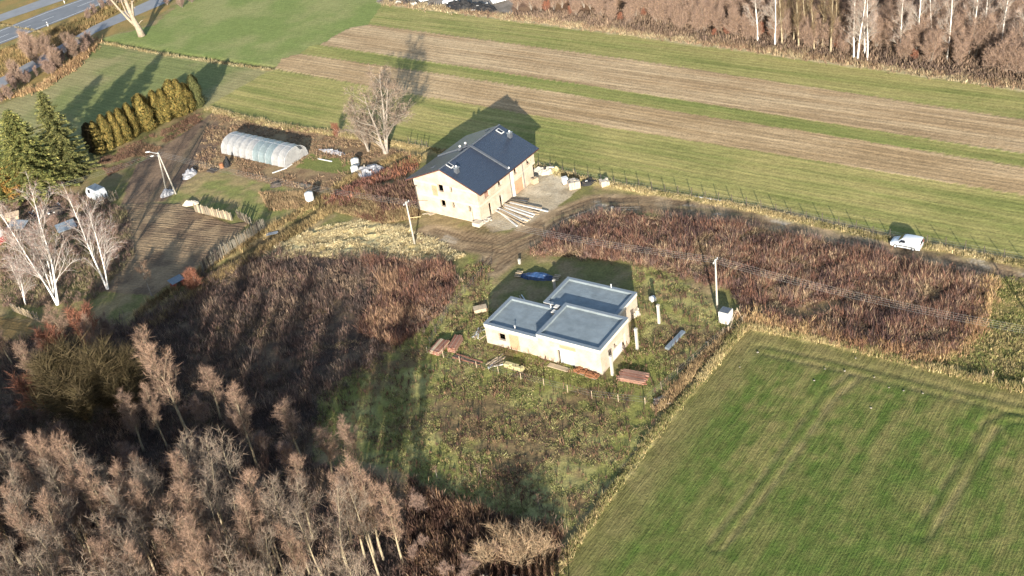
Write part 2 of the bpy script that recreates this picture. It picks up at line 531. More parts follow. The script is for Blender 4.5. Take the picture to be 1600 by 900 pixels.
    g = two(n0 * .5 + n1 * .5, lin(146, 146, 82, k), lin(180, 172, 112, k), .4, .6)
    g = g + smooth(fbm(x, y, 5, 4, 77) + .16 * (1 - smooth(pdist(x, y, WP([(690, 640), (800, 690), (900, 690)])), 3, 11)), .54, .68)[:, None] * .8 * (lin(128, 104, 82, k) - g)
    gmix(C, m, g); z += m * (n2 - .5) * .16
    # yard and dirt tracks
    m = mk('yard', .7); gmix(C, m, two(n0, lin(196, 180, 152, k), lin(224, 210, 184, k))); flat(m, .6); zone[m > .5] = 5
    for L, w in ((ROADL, 2.9), (ROAD2, 2.8)):
        d = pdist(x + jx * .4, y + jy * .4, L)
        m = 1 - smooth(d, w - .5, w + .9)
        flat(m, .8)
        gmix(C, m * .95, two(n0, lin(158, 134, 106, k), lin(186, 162, 130, k)))
        zone[d < w] = 5
        for off in ((.85, 1.75) if L is not ROAD3 else ()):
            t = (1 - smooth(np.abs(d - off), .16, .42)) * smooth(fbm(x, y, 4, 2, 90), .3, .5)
            gmix(C, t * .7, lin(104, 84, 68, k)); z -= t * .09
        t = (1 - smooth(d, .1, .6)) * smooth(fbm(x, y, 3, 3, 95), .45, .6)
        gmix(C, t * .45, lin(140, 132, 92, k))
        t = (1 - smooth(np.abs(d - .5), .1, .6)) * smooth(fbm(x, y, 5, 3, 99), .62, .7)
        gmix(C, t * .8, lin(220, 206, 184, k))
    m = (1 - smooth(pdist(X, Y, WP([(740, 365), (790, 385), (800, 400)])), 1.5, 4.5))
    sw = np.abs(np.sin((pdist(x, y, WP([(700, 330), (760, 372), (850, 380)])) * 1.0 + n0) * 5.0))
    gmix(C, m * .7, two(sw, lin(170, 146, 114, k), lin(120, 98, 76, k), .2, .9)); z -= m * .05 * sw
    # the ditch by the gardens, and the strips of dry grass beside the fields
    d = pdist(X, Y, DITCH); m = 1 - smooth(d, .5, 1.6); z -= m * .35; gmix(C, m * .7, lin(112, 92, 66, k))
    m = (1 - smooth(np.abs(d - 2.4), .5, 1.3)); gmix(C, m * .7, lin(198, 174, 118, k))
    d = pdist(x, y, LINE_D); m = 1 - smooth(d, .3, .8); z -= m * .4; gmix(C, m * .8, lin(94, 84, 58, k))
    m = 1 - smooth(np.abs(pdist(x, y, [(a, b - 1.6) for a, b in LINE_D]) - 0), .3, .9); gmix(C, m * .7, lin(200, 186, 136, k))
    d = pdist(X, Y, [(a, b - .9) for a, b in LINE_A]); m = 1 - smooth(d, .5, 1.4); gmix(C, m * .85, lin(196, 178, 122, k)); z += m * .12
    d = pdist(X, Y, BOUND); m = 1 - smooth(d, .25, .8); gmix(C, m * .8, lin(204, 188, 132, k)); z += m * .1
    d = pdist(X, Y, LOTB); m = 1 - smooth(d, .3, .9); gmix(C, m * .7, lin(150, 126, 92, k))
    d = pdist(X, Y, WP([(600, 3), (1000, 54), (1300, 95), (1600, 137), (1900, 179)])); m = 1 - smooth(d, .9, 2.0); gmix(C, m * .9, lin(214, 198, 158, k))
    # roadside verge of the highway: tawny grass
    m = inpoly(X, Y, WP([(-200, 190), (20, 152), (100, 108), (150, 62), (235, 38), (300, -20), (160, -60), (-300, 120)])).astype(float)
    gmix(C, m, two(n0, lin(170, 144, 92, k), lin(150, 138, 88, k)))
    # the floor of the wood
    m = inpoly(X, Y, WP([(800, 22), (1000, 50), (1600, 132), (2000, 190), (2000, -300), (780, -300)])).astype(float)
    gmix(C, m, two(n0, lin(168, 138, 112, k), lin(140, 112, 94, k)))
    m = inpoly(X, Y, WP([(590, 3), (800, 22), (800, -120), (560, -100)])).astype(float)
    gmix(C, m, two(n0, lin(170, 160, 150, k), lin(140, 132, 122, k)))
    C *= (0.86 + .28 * fbm(x, y, .8, 2, 120))[:, None]
    return C, z, zone, rowA, rowB, rowS

def axis(segs):
    out = []
    for a, b, st in segs:
        out += list(np.arange(a, b, st))
    return np.array(out)

gx = axis(((-4000, -600, 400), (-600, -200, 40), (-200, -72, 1.0), (-72, 72, .4), (72, 160, 1.0), (160, 600, 40), (600, 4001, 400)))
gy = axis(((-2000, -200, 300), (-200, 60, 20), (60, 72, 2), (72, 216, .4), (216, 365, .95), (365, 600, 12), (600, 1000, 60), (1000, 6001, 500)))
GX, GY = np.meshgrid(gx, gy)
nxg, nyg = len(gx), len(gy)
gC, gz, gzone, rA, rB, rS = ground_eval(GX.ravel(), GY.ravel())
edge_fade = ((np.abs(GX.ravel()) < 170) & (GY.ravel() > 60) & (GY.ravel() < 380))
gz = np.where(edge_fade, gz, 0)
gV = np.c_[GX.ravel(), GY.ravel(), gz]
ii, jj = np.meshgrid(np.arange(nxg - 1), np.arange(nyg - 1))
q0 = (jj * nxg + ii).ravel()
quads = np.c_[q0, q0 + 1, q0 + 1 + nxg, q0 + nxg]
qzone = gzone[quads].max(1)

def ground_mat():
    m = bpy.data.materials.new('earth_and_grass')
    m.use_nodes = True
    nt = m.node_tree
    b = nt.nodes['Principled BSDF']
    b.inputs['Roughness'].default_value = .95
    b.inputs['Specular IOR Level'].default_value = .08
    tc = nt.nodes.new('ShaderNodeTexCoord')
    at = nt.nodes.new('ShaderNodeAttribute'); at.attribute_name = 'Col'
    def noise(scale, det=4, rough=.6):
        n = nt.nodes.new('ShaderNodeTexNoise')
        n.inputs['Scale'].default_value = scale
        n.inputs['Detail'].default_value = det
        n.inputs['Roughness'].default_value = rough
        nt.links.new(tc.outputs['Object'], n.inputs['Vector'])
        return n
    def math_(op, a, b_=None, c=None):
        n = nt.nodes.new('ShaderNodeMath'); n.operation = op
        for i, v in enumerate((a, b_, c)):
            if v is None: continue
            if isinstance(v, (int, float)): n.inputs[i].default_value = v
            else: nt.links.new(v, n.inputs[i])
        return n.outputs[0]
    def rows(angle, spacing, dist, stretch=.12, ww=.35):
        mp = nt.nodes.new('ShaderNodeMapping'); mp.vector_type = 'POINT'
        mp.inputs['Rotation'].default_value = (0, 0, -angle)
        nt.links.new(tc.outputs['Object'], mp.inputs['Vector'])
        mp2 = nt.nodes.new('ShaderNodeMapping')
        mp2.inputs['Scale'].default_value = (stretch, 1, 1)
        nt.links.new(mp.outputs[0], mp2.inputs['Vector'])
        w = nt.nodes.new('ShaderNodeTexNoise')
        w.inputs['Scale'].default_value = 1.0 / spacing
        w.inputs['Detail'].default_value = 3
        w.inputs['Roughness'].default_value = .7
        nt.links.new(mp2.outputs[0], w.inputs['Vector'])
        wv = nt.nodes.new('ShaderNodeTexWave')
        wv.bands_direction = 'Y'
        wv.inputs['Scale'].default_value = 0.314 / spacing / 1.0
        wv.inputs['Distortion'].default_value = dist
        wv.inputs['Detail'].default_value = 2
        wv.inputs['Detail Scale'].default_value = .8
        nt.links.new(mp.outputs[0], wv.inputs['Vector'])
        return math_('ADD', math_('MULTIPLY', w.outputs['Fac'], 1.2), math_('MULTIPLY', wv.outputs['Fac'], ww)), w, wv
    nf = noise(2.6, 5, .7)
    ng = noise(.9, 4, .6)
    f = math_('ADD', math_('MULTIPLY', math_('SUBTRACT', nf.outputs['Fac'], .5), 1.5), 1.0)
    f = math_('ADD', f, math_('MULTIPLY', math_('SUBTRACT', ng.outputs['Fac'], .5), .5))
    hsum = math_('MULTIPLY', nf.outputs['Fac'], .10)
    for attr, ang, sp, di, amt, bh in (('rowA', STRIP_A, 1.2, 3.0, .9, .10), ('rowB', CROP_A, .30, 5.0, 1.35, .08), ('rowS', SOIL_A, .7, 3.0, .45, .20)):
        a = nt.nodes.new('ShaderNodeAttribute'); a.attribute_name = attr
        ww = {'rowA': .2, 'rowB': .10, 'rowS': .14}[attr]
        rw, _, _ = rows(ang, sp, di, .05 if attr == 'rowA' else .08, ww)
        d = math_('SUBTRACT', rw, .6 + ww / 2)
        f = math_('ADD', f, math_('MULTIPLY', math_('MULTIPLY', d, amt), a.outputs['Fac']))
        hsum = math_('ADD', hsum, math_('MULTIPLY', math_('MULTIPLY', rw, bh), a.outputs['Fac']))
    vm = nt.nodes.new('ShaderNodeVectorMath'); vm.operation = 'SCALE'
    nt.links.new(at.outputs['Color'], vm.inputs[0])
    nt.links.new(math_('MAXIMUM', f, .25), vm.inputs['Scale'])
    nt.links.new(vm.outputs[0], b.inputs['Base Color'])
    bp = nt.nodes.new('ShaderNodeBump')
    bp.inputs['Strength'].default_value = 1.0
    bp.inputs['Distance'].default_value = 1.0
    nt.links.new(hsum, bp.inputs['Height'])
    nt.links.new(bp.outputs[0], b.inputs['Normal'])
    return m

M['ground'] = ground_mat()
for zi, nm in ((0, 'ground'), (1, 'meadow'), (2, 'ploughed_strip'), (3, 'crop_field'), (4, 'garden_soil'), (5, 'dirt_track')):
    q = quads[qzone == zi]
    if not len(q): continue
    used, inv = np.unique(q.ravel(), return_inverse=True)
    me = bpy.data.meshes.new(nm)
    me.vertices.add(len(used))
    me.vertices.foreach_set('co', gV[used].astype(np.float32).ravel())
    me.loops.add(len(q) * 4)
    me.loops.foreach_set('vertex_index', inv.astype(np.int32))
    me.polygons.add(len(q))
    me.polygons.foreach_set('loop_start', np.arange(0, len(q) * 4, 4, dtype=np.int32))
    me.polygons.foreach_set('loop_total', np.full(len(q), 4, np.int32))
    me.polygons.foreach_set('use_smooth', np.ones(len(q), bool))
    a = me.attributes.new('Col', 'FLOAT_COLOR', 'POINT')
    a.data.foreach_set('color', np.c_[gC[used], np.ones(len(used))].astype(np.float32).ravel())
    for an, arr in (('rowA', rA), ('rowB', rB), ('rowS', rS)):
        a = me.attributes.new(an, 'FLOAT', 'POINT')
        a.data.foreach_set('value', arr[used].astype(np.float32))
    me.materials.append(M['ground'])
    me.update(calc_edges=True)
    o = bpy.data.objects.new(nm, me)
    col.objects.link(o)
    tag(o, kind='structure')

def gz_at(x, y):
    return float(ground_eval(np.array([x]), np.array([y]))[1][0])

# ------------------------------------------------------------------ roads of the upper left corner
def ribbon(name, edge_a, edge_b, m, z):
    b = MB()
    A, B = [G(*p) for p in edge_a], [G(*p) for p in edge_b]
    vs = []
    for p, q in zip(A, B): vs += [(p.x, p.y, z), (q.x, q.y, z)]
    b.add(vs, [(2 * i, 2 * i + 2, 2 * i + 3, 2 * i + 1) for i in range(len(A) - 1)])
    return b.build(name, m)


MAIN_LO = [(-140, 128), (0, 70), (94, 33), (160, 7), (260, -36)]
MAIN_HI = [(-140, 102), (0, 47), (73, 18), (132, -3), (226, -44)]
tag(ribbon('road', MAIN_LO, MAIN_HI, M['asphalt'], .070), kind='structure')
tag(ribbon('service_road', [(-140, 205), (0, 138), (100, 84), (150, 51), (250, 9), (330, -30)], [(-140, 188), (0, 122), (92, 72), (145, 41), (235, 0), (310, -38)], M['asphalt_b'], .060), kind='structure')
tag(ribbon('cycle_path', [(-140, 84), (0, 34), (98, 1), (200, -36)], [(-140, 70), (0, 23), (64, 0), (170, -38)], M['asphalt_b'], .065), kind='structure')
def marking(px_a, px_b, w, z=.076):
    b = MB()
    a, c = G(*px_a), G(*px_b)
    d = (c - a).normalized(); s = Vector((-d.y, d.x, 0)) * w / 2
    b.add([(p.x, p.y, z) for p in (a - s, a + s, c + s, c - s)], [(0, 3, 2, 1)])
    return tag(b.build('road_marking', M['paint']), kind='structure')
for a, c in (((-140, 124), (0, 67)), ((0, 67), (94, 31)), ((94, 31), (160, 5)), ((-140, 104), (0, 49)), ((0, 49), (73, 20)), ((73, 20), (132, -1))):
    marking(a, c, .22)
for a, c in (((121, 11), (147, 1)), ((66, 33), (84, 26)), ((0, 59), (14, 53)), ((30, 47), (48, 40))):
    marking(a, c, .18)

# ------------------------------------------------------------------ buildings
def wall_cells(b, ax, a0, a1, off, th, z0, z1, holes):
    """a wall along x ('x') or y ('y') from a0 to a1; off = outer face, th = signed thickness; holes (a,b,za,zb)"""
    A = sorted({a0, a1, *[min(max(h[0], a0), a1) for h in holes], *[min(max(h[1], a0), a1) for h in holes]})
    Zs = sorted({z0, z1, *[min(max(h[2], z0), z1) for h in holes], *[min(max(h[3], z0), z1) for h in holes]})
    o0, o1 = min(off, off + th), max(off, off + th)
    for i in range(len(A) - 1):
        # merge vertical runs of solid cells
        run = None
        for j in range(len(Zs) - 1):
            ca, cz = (A[i] + A[i + 1]) / 2, (Zs[j] + Zs[j + 1]) / 2
            solid = not any(h[0] < ca < h[1] and h[2] < cz < h[3] for h in holes)
            if solid:
                run = (run[0], Zs[j + 1]) if run else (Zs[j], Zs[j + 1])
            if (not solid or j == len(Zs) - 2) and run:
                if ax == 'x': b.box(A[i], A[i + 1], o0, o1, run[0], run[1])
                else: b.box(o0, o1, A[i], A[i + 1], run[0], run[1])
                run = None
    return b

# ---- gable-roofed pair of houses under construction
L0 = G(655, 327)
H1 = empty('gabled_house', (L0.x, L0.y, 0), math.radians(-39))
tag(H1, 'unfinished two-storey clay-block house with dark blue-black gable roof', 'house')
W1, LEN1 = 13.5, 17.0
RX, RZ, SL = 6.6, 9.0, .423
def roof_z(x): return RZ - SL * abs(x - RX)
g_hole = [(5.2, 6.4, 4.6, 5.95), (7.8, 8.3, 4.9, 5.95), (5.2, 6.3, 1.7, 2.98), (7.7, 8.25, 1.95, 3.0), (11.1, 11.65, 1.9, 2.98)]
b = wall_cells(MB(), 'x', 0, W1, 0, .4, 0, 6.0, g_hole)
zl, zr = roof_z(0) - .12, roof_z(W1) - .12
b.add([(0, 0, 6.0), (W1, 0, 6.0), (W1, 0, zr), (RX, 0, RZ - .12), (0, 0, zl), (0, .4, 6.0), (W1, .4, 6.0), (W1, .4, zr), (RX, .4, RZ - .12), (0, .4, zl)],
      [(0, 1, 2, 3, 4), (9, 8, 7, 6, 5), (0, 5, 6, 1), (1, 6, 7, 2), (2, 7, 8, 3), (3, 8, 9, 4), (4, 9, 5, 0)])
b.build('gable_wall', M['brick_b'], H1)
lw_hole = [(1.9, 3.2, 3.75, 4.95), (5.9, 6.9, 3.85, 4.85), (10.75, 11.7, 3.75, 4.8), (14.6, 15.7, 3.7, 4.7), (2.55, 3.45, .0, 2.45), (5.7, 6.6, .0, 2.3), (10.25, 12.9, .0, 2.5)]
wall_cells(MB(), 'y', .4, LEN1, W1, -.4, 3.0, zr, lw_hole).build('upper_front_wall', M['brick'], H1)
wall_cells(MB(), 'y', .4, LEN1 - .8, W1, -.4, 0, 3.0, lw_hole).build('lower_front_wall', M['brick_b'], H1)
wall_cells(MB(), 'y', .4, LEN1, 0, .4, 0, zl, [(3, 4.4, 3.8, 5.0), (12, 13.4, 3.8, 5)]).build('rear_wall', M['brick'], H1)
b = MB().box(.4, W1 - .4, LEN1 - .4, LEN1, 3.0, 5.95).box(.4, W1 - .4, LEN1 - 1.2, LEN1 - .8, 0, 2.99)
b.add([(.4, LEN1, 5.95), (W1 - .4, LEN1, 5.95), (RX, LEN1, RZ - .15), (.4, LEN1 - .4, 5.95), (W1 - .4, LEN1 - .4, 5.95), (RX, LEN1 - .4, RZ - .15)],
      [(1, 0, 2), (3, 4, 5), (0, 3, 5, 2), (4, 1, 2, 5)])
b.build('far_gable_wall', M['brick'], H1)
part('floor_slab', M['concrete'], H1, (.42, W1 - .42, .42, LEN1 - 1.25, 2.75, 3.0))
part('party_wall', M['brick'], H1, (.42, W1 - .42, 8.5, 8.8, 0.02, 2.74), (.42, W1 - .42, 8.5, 8.8, 3.01, 5.9))
part('ring_beam', M['concrete'], H1, (-.006, W1 + .006, -.006, .3, 3.05, 3.42))
part('ring_beam', M['concrete'], H1, (W1 - .3, W1 + .006, .3, LEN1 + .006, 2.95, 3.28))
part('ring_beam', M['concrete'], H1, (-.005, 5.19, -.006, .25, 5.62, 5.95), (6.41, 7.79, -.006, .25, 5.62, 5.95), (8.31, W1 + .005, -.006, .25, 5.62, 5.95))
part('pilaster', M['white_render'], H1, (W1 + .002, W1 + .14, 9.6, 10.2, 0, 5.6))
part('plinth', M['concrete'], H1, (-.08, W1 + .0, -.09, -.008, -.2, .22))
part('infill_panel', M['brick_o'], H1, (W1 - .32, W1 - .12, 10.9, 12.88, 0, 2.48))
part('brick_patch', M['brick_o'], H1, (3.9, 5.0, -.012, .1, 3.6, 5.5))
part('window_blind', M['wood_pink'], H1, (W1 - .25, W1 - .2, 1.92, 3.18, 3.77, 4.5))
for y in (9.2, 13.15):
    MB().tube([(W1 + .09, y, .1), (W1 + .09, y, 5.5)], .055, 8).build('downpipe', M['roofridge'], H1)
MB().tube([(11.9, -.1, .1), (11.9, -.1, 2.9)], .05, 8).build('downpipe', M['wood'], H1)
EY0, EY1, EXL, EXR = -.35, LEN1 + .45, -1.45, W1 + .95
TH = .16
def slope(b, x0, x1, y0, y1, t0=0, t1=TH):
    z0, z1 = roof_z(x0), roof_z(x1)
    b.hexa([(x0, y0, z0 + t0), (x1, y0, z1 + t0), (x1, y1, z1 + t0), (x0, y1, z0 + t0)], [(x0, y0, z0 + t1), (x1, y0, z1 + t1), (x1, y1, z1 + t1), (x0, y1, z0 + t1)])
    return b
def tile_mat():
    m = mat('roof_tile_courses', (.020, .027, .043), .38, .3, .3, spec=.55)
    nt = m.node_tree
    tc = nt.nodes.new('ShaderNodeTexCoord')
    w = nt.nodes.new('ShaderNodeTexWave'); w.bands_direction = 'X'; w.inputs['Scale'].default_value = .314 / .35 ; w.wave_profile = 'SAW'
    w2 = nt.nodes.new('ShaderNodeTexWave'); w2.bands_direction = 'Y'; w2.inputs['Scale'].default_value = .314 / .3
    for q in (w, w2): nt.links.new(tc.outputs['Object'], q.inputs['Vector'])
    a = nt.nodes.new('ShaderNodeMath'); a.operation = 'ADD'
    nt.links.new(w.outputs['Fac'], a.inputs[0]); nt.links.new(w2.outputs['Fac'], a.inputs[1])
    bp = nt.nodes.new('ShaderNodeBump'); bp.inputs['Distance'].default_value = .03
    nt.links.new(a.outputs[0], bp.inputs['Height'])
    nt.links.new(bp.outputs[0], nt.nodes['Principled BSDF'].inputs['Normal'])
    return m
M['tile'] = tile_mat()
roof_f = slope(MB(), RX + .001, EXR, EY0, EY1).build('front_roof_slope', M['tile'], H1)
roof_r = slope(MB(), EXL, RX - .001, EY0, EY1).build('rear_roof_slope', M['tile'], H1)
b = MB(); b.tube([(RX, EY0, RZ + .17), (RX, EY1, RZ + .17)], .13, 8); b.build('ridge_cap', M['roofridge'], H1)
slope(MB(), RX + .05, EXR - .35, 8.45, 8.85, TH + .004, .42).build('fire_wall_strip', M['roofridge'], H1)
slope(MB(), EXL + .35, RX - .05, 8.45, 8.85, TH + .004, .42).build('fire_wall_strip', M['roofridge'], H1)
# fascias (red-brown edge under the tiles)
for x0, x1 in ((EXL, RX), (RX, EXR)):
    slope(MB(), x0, x1, EY0 - .03, EY0 - .002, -.08, TH - .03).build('verge_board', M['fascia'], H1)
part('gutter', M['fascia'], H1, (EXR + .002, EXR + .12, EY0, EY1, roof_z(EXR) - .02, roof_z(EXR) + .1))
part('gutter', M['roofridge'], H1, (EXL - .12, EXL - .002, EY0, EY1, roof_z(EXL) - .02, roof_z(EXL) + .1))
def chimney(x, y, h=1.0):
    z = roof_z(x)
    c = part('chimney', M['roofridge'], H1, (x - .3, x + .3, y - .38, y + .38, z - .2, z + h))
    part('chimney_cap', M['coping'], c, (x - .37, x + .37, y - .45, y + .45, z + h + .003, z + h + .09))
    MB().blob((x, y, z + h + .26), .19, n=10, m=6, jit=0).build('vent_cowl', M['white'], c, True)
def on_roof(px, py, h=0.0):
    """place on the front or rear slope under a photograph point"""
    z = 7.5
    for _ in range(20):
        p = G(px, py, z) - L0
        c, s = math.cos(math.radians(39)), math.sin(math.radians(39))
        lx, ly = c * p.x - s * p.y, s * p.x + c * p.y
        z += .5 * (roof_z(lx) + TH + h - z)
    return lx, ly
for p in ((714, 269), (797, 214)):
    chimney(*on_roof(*p))
def skylight(p):
    x, y = on_roof(*p)
    b = slope(MB(), x - .75, x + .45, y - .42, y + .42, TH + .005, TH + .10)
    s = b.build('skylight', M['white'], H1)
    slope(MB(), x - .62, x + .32, y - .3, y + .3, TH + .104, TH + .115).build('pane', M['carglass'], s)
for p in ((704, 259.5), (782.5, 206)): skylight(p)
for p in ((719.5, 235), (728, 230)):
    x, y = on_roof(*p); z = roof_z(x)
    s = part('chimney', M['roofridge'], H1, (x - .25, x + .25, y - .25, y + .25, z, z + .75))
    MB().blob((x, y, z + .95), .21, n=10, m=6, jit=0).build('vent_cowl', M['white'], s, True)
x, y = EXR - .3, 8.65
MB().blob((x, y, roof_z(x) + .52), .18, n=10, m=6, jit=0).build('vent_cowl', M['white'], H1, True)
for p in ((678, 261), (761, 204)):
    x, y = on_roof(*p)
    slope(MB(), x - .4, x + .3, y - .35, y + .35, TH + .005, TH + .12).build('roof_hatch', M['roofridge'], H1)

# ---- flat-roofed bungalow
H2o = Vector((-4.65, 130.15, 0))
H2 = empty('flat_roofed_house', H2o, math.radians(-37.4))
tag(H2, 'unfinished clay-block bungalow with three flat grey roofs and white parapet band', 'house')
def flat_block(x0, x1, y0, y1, top, holes_f=(), holes_r=(), holes_l=(), holes_b=(), rec=.36, band=.55, wallm='brick_b', cop=.42):
    t = .35
    zt = top - band
    wm = M[wallm]
    wall_cells(MB(), 'x', x0, x1, y0, t, 0, zt, holes_f).build('front_wall', wm, H2)
    wall_cells(MB(), 'x', x0, x1, y1, -t, 0, zt, holes_b).build('rear_wall', wm, H2)
    wall_cells(MB(), 'y', y0 + t, y1 - t, x1, -t, 0, zt, holes_r).build('side_wall', wm, H2)
    wall_cells(MB(), 'y', y0 + t, y1 - t, x0, t, 0, zt, holes_l).build('side_wall', wm, H2)
    o = .06
    c1 = top - .07
    MB().box(x0 - o, x1 + o, y0 - o, y0 + cop - .05, zt, c1).box(x0 - o, x1 + o, y1 - cop + .05, y1 + o, zt, c1).box(x0 - o, x0 + cop - .05, y0 + cop - .05, y1 - cop + .05, zt, c1).box(x1 - cop + .05, x1 + o, y0 + cop - .05, y1 - cop + .05, zt, c1).build('parapet', M['white_render'], H2)
    o = .10
    MB().box(x0 - o, x1 + o, y0 - o, y0 + cop, c1 + .002, top).box(x0 - o, x1 + o, y1 - cop, y1 + o, c1 + .002, top).box(x0 - o, x0 + cop, y0 + cop, y1 - cop, c1 + .002, top).box(x1 - cop, x1 + o, y0 + cop, y1 - cop, c1 + .002, top).build('coping', M['coping'], H2)
    i0, i1 = cop - .049, cop - .012
    MB().box(x0 + i0, x1 - i0, y0 + i0, y0 + i1, zt + .02, c1).box(x0 + i0, x1 - i0, y1 - i1, y1 - i0, zt + .02, c1).box(x0 + i0, x0 + i1, y0 + i1, y1 - i1, zt + .02, c1).box(x1 - i1, x1 - i0, y0 + i1, y1 - i1, zt + .02, c1).build('upstand', M['membrane'], H2)
    r = MB().box(x0 + cop - .04, x1 - cop + .04, y0 + cop - .04, y1 - cop + .04, zt + .01, top - rec).build('flat_roof', M['membrane'], H2)
    # lapped membrane strips
    k = 0
    w = (y1 - y0 - 2 * cop) / 6
    for i in range(6):
        ya = y0 + cop + i * w
        MB().box(x0 + cop - .03, x1 - cop + .03, ya + .03, ya + w, top - rec + .002 + .002 * (i % 2), top - rec + .010 + .004 * (i % 2)).build('membrane_strip', M['membrane'], r)
flat_block(0, 8.85, 0, 7.1, 3.4, holes_f=[(2.2, 3.35, 1.15, 2.35)])
flat_block(8.9, 18.7, -.2, 7.7, 4.15, holes_f=[(11.9, 14.5, 0, 2.35)], holes_r=[(1.9, 2.6, 1.0, 2.2), (3.4, 4.3, 1.9, 2.6), (5.6, 6.6, .3, 2.4)])
flat_block(5.2, 16.4, 7.75, 14.6, 3.4, holes_r=[(8.4, 9.8, .9, 2.3)])
part('brick_patch', M['brick_o'], H2, (4.0, 5.6, -.012, .05, .15, 2.6))
part('brick_patch', M['brick_o'], H2, (12.4, 14.9, -.212, -.1, 2.75, 3.3))
part('garage_panel', M['grey_metal'], H2, (12.2, 14.48, .0, .06, .0, 2.33))
part('lintel', M['white_render'], H2, (11.6, 14.8, -.209, .0, 2.36, 2.62))
part('floor_slab', M['concrete'], H2, (.4, 18.3, .4, 7.0, -.2, .06))
part('wall_plaster', M['white_render'], H2, (18.6, 18.712, 3.0, 5.5, .2, 1.7))
for (x, y, z) in ((8.2, 5.7, 3.4), (7.9, 6.9, 3.4)):
    c = part('chimney', M['brick_b'], H2, (x - .28, x + .28, y - .28, y + .28, 3.0, z + .35))
    part('chimney_cap', M['white_render'], c, (x - .36, x + .36, y - .36, y + .36, z + .353, z + .45))
for (x, y, z) in ((4.7, .75, 3.1), (6.9, 6.85, 3.35), (12.5, 14.4, 3.35)):
    s = MB().tube([(x, y, z), (x, y, z + .55)], .07, 8).build('vent_pipe', M['white'], H2)
    MB().tube([(x, y, z + .551), (x, y, z + .62)], .12, 8).build('vent_cap', M['white'], s)
part('rain_outlet', M['grey_metal'], H2, (8.2, 8.5, -.3, -.065, 2.9, 3.1))
part('rain_outlet', M['grey_metal'], H2, (3.9, 4.1, -.25, -.065, 2.85, 3.0))

# ---- polythene tunnel
ga, gb, gc = G(347, 240), G(446, 263), G(488, 236)
TL = (gb - ga).length
TW = 6.4
T = empty('polytunnel', (ga.x, ga.y, 0), math.atan2((gb - ga).y, (gb - ga).x))
tag(T, 'long arched polythene greenhouse tunnel with patched film and sagging end', 'greenhouse')
TH_ = 3.0
def film_mat(name, c, tr):
    m = mat(name, c, .35, .2, .5, .03, .4, spec=.4)
    nt = m.node_tree
    b = nt.nodes['Principled BSDF']
    t = nt.nodes.new('ShaderNodeBsdfTransparent'); t.inputs[0].default_value = (.9, .95, .95, 1)
    tl = nt.nodes.new('ShaderNodeBsdfTranslucent'); tl.inputs[0].default_value = (*c, 1)
    m1 = nt.nodes.new('ShaderNodeMixShader'); m1.inputs[0].default_value = .3
    m2 = nt.nodes.new('ShaderNodeMixShader')
    n = nt.nodes.new('ShaderNodeTexNoise'); n.inputs['Scale'].default_value = .9; n.inputs['Detail'].default_value = 5
    tc = nt.nodes.new('ShaderNodeTexCoord'); nt.links.new(tc.outputs['Object'], n.inputs['Vector'])
    mr = nt.nodes.new('ShaderNodeMapRange'); mr.inputs[1].default_value = .35; mr.inputs[2].default_value = .7; mr.inputs[3].default_value = tr * .3; mr.inputs[4].default_value = tr
    nt.links.new(n.outputs['Fac'], mr.inputs[0])
    nt.links.new(b.outputs[0], m1.inputs[1]); nt.links.new(tl.outputs[0], m1.inputs[2])
    nt.links.new(mr.outputs[0], m2.inputs[0])
    nt.links.new(m1.outputs[0], m2.inputs[1]); nt.links.new(t.outputs[0], m2.inputs[2])
    nt.links.new(m2.outputs[0], nt.nodes['Material Output'].inputs[0])
    return m
M['film'] = film_mat('milky_film', (.30, .30, .30), .12)
M['film_b'] = film_mat('bluish_film', (.19, .235, .25), .15)
def arch(t, s=1.0):
    a = math.pi * t
    return (TW / 2 - math.cos(a) * TW / 2 * s, (max(math.sin(a), 0) ** .75) * TH_ * s)
NP = 10
for k in range(NP):
    x0, x1 = TL * k / NP, TL * (k + 1) / NP
    b = MB(); vs = []; fs = []
    NX, NA = 5, 14
    for i in range(NX + 1):
        fx = i / NX
        sag = 1 - .035 * math.sin(math.pi * fx) - .01 * R.random()
        for j in range(NA + 1):
            y, z = arch(j / NA, sag)
            y = TW / 2 + (y - TW / 2) ; 
            vs.append((x0 + (x1 - x0) * fx, y, z + .02))
    for i in range(NX):
        for j in range(NA):
            q = i * (NA + 1) + j
            fs.append((q, q + 1, q + NA + 2, q + NA + 1))
    b.add(vs, fs).build('film_panel', M['film_b'] if k in (5, 6, 7) else M['film'], T, True)
for k in range(NP + 1):
    MB().tube([(TL * k / NP, *arch(j / 16, .995)) for j in range(17)], .035, 6).build('hoop', M['grey_metal'], T)
MB().tube([(0, TW / 2, TH_ - .03), (TL, TW / 2, TH_ - .03)], .03, 6).build('ridge_pole', M['grey_metal'], T)
for xe, m_ in ((-.01, 'film'), (TL + .01, 'film')):
    pts = [(xe, *arch(j / 14, .99)) for j in range(15)]
    if xe > 0:
        pts[9] = (xe + .1, pts[9][1], pts[9][2] - .9); pts[10] = (xe + .15, pts[10][1], pts[10][2] - .7)
    MB().add([(xe, TW / 2, 0)] + pts, [(0, i, i + 1) for i in range(1, 15)]).build('end_film', M[m_], T)
MB().bar((TL + .3, .1, .1), (TL - 1.0, -2.6, .1), .25, .12).build('ground_board', M['white'], T)
MB().bar((TL + .1, .2, .05), (TL + .1, 1.8, .05), .2, .1).build('ground_board', M['white'], T)

# ------------------------------------------------------------------ low plants nobody could count
def sample(poly, n, seed):
    r = np.random.RandomState(seed)
    P = np.array(poly)
    lo, hi = P.min(0), P.max(0)
    out = np.zeros((0, 2))
    while len(out) < n:
        q = lo + r.rand(n * 2, 2) * (hi - lo)
        out = np.r_[out, q[inpoly(q[:, 0], q[:, 1], poly)]]
    return out[:n]

